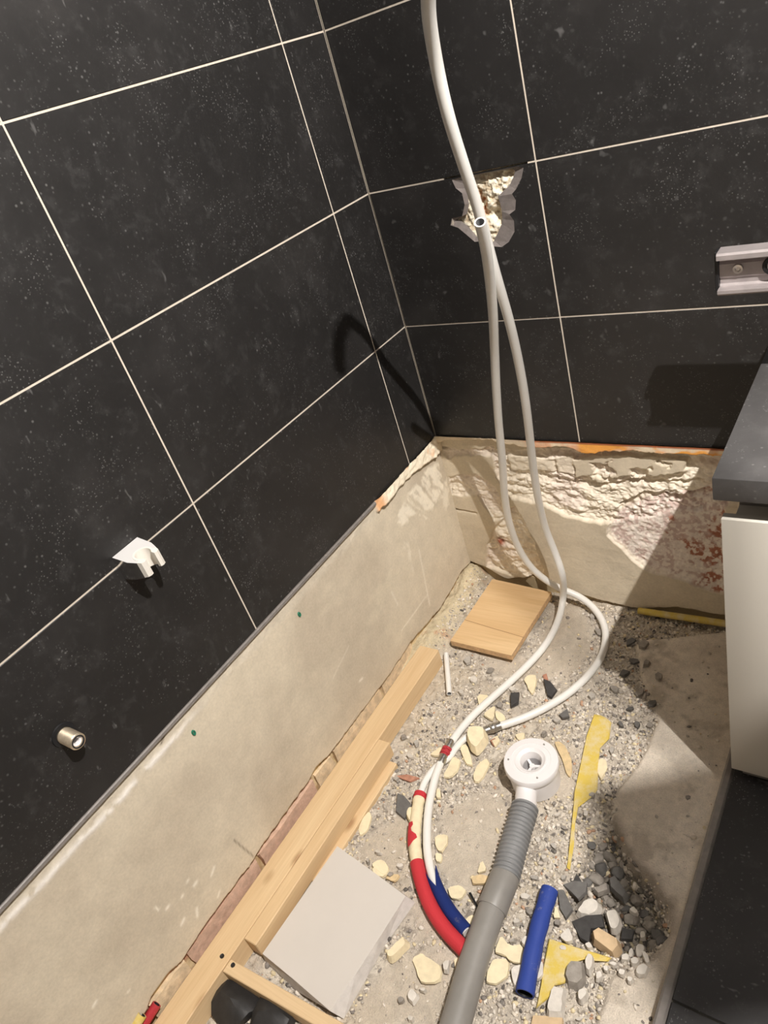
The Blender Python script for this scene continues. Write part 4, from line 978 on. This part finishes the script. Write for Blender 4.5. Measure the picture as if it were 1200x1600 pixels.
blockpoly('white_chip', z3([(868, 460), (895, 420), (920, 408), (940, 470), (915, 522)]), 0.010, 'white_stone', 'small white chip left of the middle of the blue tube', 'chip')
blockpoly('white_chip', z3([(780, 640), (900, 622), (880, 740), (840, 850), (800, 790)]), 0.010, 'white_stone', 'long greyish white chip left of the lower blue tube', 'chip')
blockpoly('white_chip', z3([(258, 605), (320, 588), (312, 650), (300, 700), (262, 690)]), 0.010, 'white_stone', 'white chip right of the large five sided cream flake', 'chip')
blockpoly('white_chip', z2([(770, 1290), (795, 1240), (820, 1215), (870, 1270), (832, 1342)]), 0.009, 'white_stone', 'white chip below the large five sided cream flake', 'chip')
blockpoly('white_chip', z3([(985, 700), (1010, 600), (1045, 620), (1050, 710), (1000, 770)]), 0.008, 'white_stone', 'white chip right of the lower end of the blue tube', 'chip')
cl = [z4(q) for q in ([(868, 292), (900, 258), (940, 268), (955, 310), (912, 395), (880, 380)], [(785, 410), (835, 395), (852, 430), (830, 462), (778, 450)], [(848, 452), (895, 438), (925, 470), (900, 505), (860, 500)],
      [(930, 392), (965, 398), (1008, 490), (975, 505), (945, 440)], [(885, 560), (920, 515), (960, 500), (1003, 540), (960, 602), (900, 592)], [(598, 562), (640, 528), (662, 580), (610, 614)], [(685, 482), (735, 470), (765, 492), (740, 515)],
      [(820, 320), (850, 290), (870, 330), (850, 380), (822, 370)], [(905, 180), (945, 175), (955, 225), (915, 240)], [(655, 500), (700, 500), (690, 550), (660, 540)], [(770, 540), (830, 555), (815, 600), (770, 585)], [(840, 590), (880, 610), (860, 650), (830, 630)])]
for k, q in enumerate(cl): blockpoly('white_rubble', q, 0.0095, 'white_stone', 'pale rubble chunk heaped at the right of the tan brick lump', 'stone', 0.004, 'pale rubble chunks beside the tan lump')
dk = ((420, 350, 50), (390, 262, 42), (480, 250, 46), (560, 385, 56), (602, 470, 40), (372, 450, 52), (292, 470, 42), (450, 600, 34), (722, 622, 50), (790, 735, 42), (832, 850, 52), (760, 890, 42), (905, 930, 58), (682, 775, 62),
      (520, 320, 36), (345, 200, 34), (440, 180, 36), (500, 640, 36), (640, 690, 34), (880, 1010, 44), (820, 790, 36), (950, 1020, 40), (330, 330, 34), (600, 330, 40), (520, 160, 30), (560, 560, 30))
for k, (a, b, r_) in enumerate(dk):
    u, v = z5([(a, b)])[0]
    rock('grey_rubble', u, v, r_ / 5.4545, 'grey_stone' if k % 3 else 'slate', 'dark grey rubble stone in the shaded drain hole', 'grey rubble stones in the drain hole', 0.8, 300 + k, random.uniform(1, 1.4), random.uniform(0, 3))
tag(rock('black_lump', 372, 1576, 33, 'black_stone', 'black lump in the gap below the crossbar, nearer the beam', None, 0.6, 901, 1.1, 0.6, 0.45), None, 'lump')
tag(rock('black_lump', 432, 1598, 33, 'black_stone', 'black lump in the gap below the crossbar, farther from the beam', None, 0.55, 902, 1.15, 2.2, 0.45), None, 'lump')
# medium debris seen singly here and there
medium = ((650, 1160, 6), (640, 1180, 7), (630, 1150, 6), (655, 1205, 6), (618, 1215, 6), (740, 1060, 7), (765, 1045, 7), (720, 1080, 6), (730, 1030, 8), (800, 1075, 6), (780, 1100, 6), (905, 1075, 7), (925, 1085, 7), (885, 1100, 6), (960, 1075, 7),
          (985, 1105, 7), (870, 1125, 6), (905, 1130, 6), (850, 1145, 6), (990, 1150, 6), (955, 1170, 6), (970, 1130, 6), (880, 1290, 7), (870, 1270, 6), (865, 1320, 7), (850, 1340, 7), (890, 1340, 6), (905, 1370, 7), (880, 1370, 6), (915, 1270, 6), (925, 1240, 6),
          (840, 1310, 6), (835, 1370, 7), (820, 1400, 8), (828, 1425, 7), (808, 1440, 8), (800, 1470, 7), (790, 1450, 6), (870, 1440, 7), (880, 1480, 7), (575, 1345, 6), (590, 1330, 6), (610, 1365, 6), (625, 1350, 6), (700, 1560, 7), (660, 1545, 7), (625, 1560, 7), (640, 1590, 7),
          (860, 1590, 7), (905, 1590, 7), (935, 985, 8), (965, 965, 7), (925, 960, 7), (985, 1000, 9), (1005, 1010, 9), (990, 1030, 9), (1010, 1040, 8), (975, 1050, 8), (1000, 1080, 9), (1020, 1100, 8), (1030, 1060, 7), (995, 1130, 7), (1015, 1130, 7))
MARKS = ((780, 1030, 'in front of the square timber board'), (700, 1060, 'beside the short white pipe stub'), (640, 1160, 'beside the far end of the batten'), (870, 1120, 'between the steel coupling and the yellow strip'),
         (940, 1090, 'at the upper tip of the long yellow strip'), (985, 1110, 'at the edge of the vanity shade'), (880, 1270, 'left of the long yellow strip'), (850, 1330, 'right of the corrugated hose'), (895, 1370, 'at the lower tip of the long yellow strip'),
         (815, 1430, 'between grey pipe and blue tube'), (875, 1460, 'right of the blue tube'), (600, 1345, 'beyond the white board'), (650, 1560, 'between white board and grey pipe end'), (890, 1590, 'at the bottom of the yellow sheet'),
         (940, 970, 'in the shade at the bend of the white pipe'), (1000, 1020, 'in the shade below the yellow pipe'), (1010, 1080, 'in the shade on the concrete slab edge'))
for k, (u, v, r_) in enumerate(medium):
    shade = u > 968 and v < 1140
    n_ = random.randint(5, 7); a0 = random.uniform(0, 6.28); el = random.uniform(0.55, 0.9)
    q = []
    for e in range(n_):
        a = 6.283 * e / n_ + random.uniform(-0.3, 0.3); r2 = r_ * random.uniform(0.75, 1.2); X_, Y_ = r2 * math.cos(a), r2 * el * math.sin(a)
        q.append((u + X_ * math.cos(a0) - Y_ * math.sin(a0), v + (X_ * math.sin(a0) + Y_ * math.cos(a0)) * 0.8))
    mt_ = ('slate' if k % 2 else 'grey_stone') if shade else ('chip_grey', 'chip_pale', 'grey_stone', 'chip_pale')[k % 4]  # chips in the vanity's shade are coloured darker to match it
    hue = {'slate': 'dark grey', 'grey_stone': 'brownish grey', 'chip_grey': 'grey', 'chip_pale': 'pale'}[mt_]
    near = min(MARKS, key=lambda m: math.hypot(m[0] - u, m[1] - v))[2]
    lab_ = 'small %s rubble chip lying %s' % (hue, near)
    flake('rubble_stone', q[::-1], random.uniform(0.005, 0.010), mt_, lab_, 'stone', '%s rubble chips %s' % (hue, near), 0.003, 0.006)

# ---- gravel and grit nobody could count
def grit(name, pts, sizes, cols):
    phi = (1 + 5 ** 0.5) / 2
    V = np.array([(-1, phi, 0), (1, phi, 0), (-1, -phi, 0), (1, -phi, 0), (0, -1, phi), (0, 1, phi), (0, -1, -phi), (0, 1, -phi), (phi, 0, -1), (phi, 0, 1), (-phi, 0, -1), (-phi, 0, 1)]) / math.hypot(1, phi)
    Fc = np.array([(0, 11, 5), (0, 5, 1), (0, 1, 7), (0, 7, 10), (0, 10, 11), (1, 5, 9), (5, 11, 4), (11, 10, 2), (10, 7, 6), (7, 1, 8), (3, 9, 4), (3, 4, 2), (3, 2, 6), (3, 6, 8), (3, 8, 9), (4, 9, 5), (2, 4, 11), (6, 2, 10), (8, 6, 7), (9, 8, 1)])
    n = len(pts)
    v = V[None] * (1 + 0.35 * (rng.random((n, 12, 1)) - 0.5)) * sizes[:, None, None] * np.stack([rng.uniform(.8, 1.6, n), rng.uniform(.6, 1.1, n), rng.uniform(.4, .8, n)], 1)[:, None]
    q = rng.normal(size=(n, 4)); q[:, 1:3] *= 0.35; q /= np.linalg.norm(q, axis=1)[:, None]; w_, x_, y_, z_ = q.T
    Rm = np.stack([np.stack([1 - 2 * (y_ * y_ + z_ * z_), 2 * (x_ * y_ - z_ * w_), 2 * (x_ * z_ + y_ * w_)], 1), np.stack([2 * (x_ * y_ + z_ * w_), 1 - 2 * (x_ * x_ + z_ * z_), 2 * (y_ * z_ - x_ * w_)], 1),
                   np.stack([2 * (x_ * z_ - y_ * w_), 2 * (y_ * z_ + x_ * w_), 1 - 2 * (x_ * x_ + y_ * y_)], 1)], 1)
    v = np.einsum('nij,nkj->nki', Rm, v) + pts[:, None]
    f = (Fc[None] + 12 * np.arange(n)[:, None, None]).reshape(-1, 3); v = v.reshape(-1, 3)
    me = bpy.data.meshes.new(name)
    me.vertices.add(len(v)); me.vertices.foreach_set('co', v.ravel().astype(np.float32))
    me.loops.add(f.size); me.loops.foreach_set('vertex_index', f.ravel().astype(np.int32))
    me.polygons.add(len(f)); me.polygons.foreach_set('loop_start', np.arange(0, f.size, 3, dtype=np.int32))
    me.update(calc_edges=True)
    at = me.color_attributes.new('Col', 'FLOAT_COLOR', 'POINT'); c = np.ones((len(v), 4), np.float32); c[:, :3] = np.repeat(cols, 12, 0)
    at.data.foreach_set('color', c.ravel()); me.materials.append(M['stone'])
    o = bpy.data.objects.new(name, me); COL.objects.link(o); return o
N = 62000
X = rng.uniform(0.005, 0.755, N); Y = rng.uniform(-1.30, 0.01, N)
h, sl, sm, ho, lg = floor_h(X, Y)
dens = (1 - sl * 0.985) * (1 - 0.86 * sm) * (0.30 + 0.9 * sstep(0.40, 0.62, fbm(X, Y, 11, 97)) + 0.8 * sstep(0.42, 0.52, X)) * (1 - 0.6 * lg)
dens *= np.where((X < 0.0935) & (Y < -0.31), 0.15, 1)
NOGRIT += [tc, [p[:2] for p in wb_]]
for q in NOGRIT:
    q = np.array(q); m_ = (X > q[:, 0].min()) & (X < q[:, 0].max()) & (Y > q[:, 1].min()) & (Y < q[:, 1].max())
    if m_.any(): dens[m_] *= (sdist(X[m_], Y[m_], q) < 0)
keep = rng.random(N) < dens; X, Y, h, ho = X[keep], Y[keep], h[keep], ho[keep]
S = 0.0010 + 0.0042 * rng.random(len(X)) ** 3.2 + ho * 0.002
pal = np.array([srgb(232, 222, 208), srgb(216, 205, 189), srgb(190, 180, 168), srgb(140, 133, 126), srgb(228, 212, 176), srgb(104, 99, 94), srgb(198, 160, 132)])
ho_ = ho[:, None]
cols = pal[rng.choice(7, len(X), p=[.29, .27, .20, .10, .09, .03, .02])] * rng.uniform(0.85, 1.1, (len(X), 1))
cols = np.where((rng.random((len(X), 1)) < 0.7 * ho_), cols * 0.42, cols)  # dark grey stones in the hole, with its shade put into their colour
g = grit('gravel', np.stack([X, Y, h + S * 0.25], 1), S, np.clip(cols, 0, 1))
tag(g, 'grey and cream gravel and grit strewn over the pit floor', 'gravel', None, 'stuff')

# ---- ceiling spotlight, above the frame
cs = tag(empty('ceiling_spotlight', (LAMP[0], LAMP[1], CEIL)), 'small round recessed ceiling spotlight above the vanity', 'light')
bm_obj('trim_ring', lathe([(0.030, -0.004), (0.040, -0.006), (0.044, -0.003), (0.045, 0.0)], 40), M['white_paint'], cs, True)
bm_obj('lens', lathe([(0, -0.002), (0.030, -0.002)], 40), M['lamp_glass'], cs)
blocker_c = np.array(LAMP) + 0.25 * (np.array([0.875, -0.56, 0.0]) - np.array(LAMP))  # unseen box added to cast a soft shadow on floor and drawer
jb = tag(empty('shadow_blocker', blocker_c), 'added white shadow-casting box hanging from the ceiling on its cable, above the frame', 'box')
bx_ = box_bm((-0.068, -0.05, -0.02), (0.068, 0.05, 0.02), 0.006, 2)
o = bm_obj('blocker_box', bx_, M['white_pvc'], jb, True); o.rotation_euler = (0, 0, math.radians(35))
bm_obj('hanger', sweep([(0, 0, 0.018), (0.004, 0.003, 0.2), (0, 0, CEIL - blocker_c[2])], 0.004, 10), M['white_pvc'], jb, True)
bpy.context.view_layer.update()
lo.parent = cs; lo.matrix_parent_inverse = cs.matrix_world.inverted()
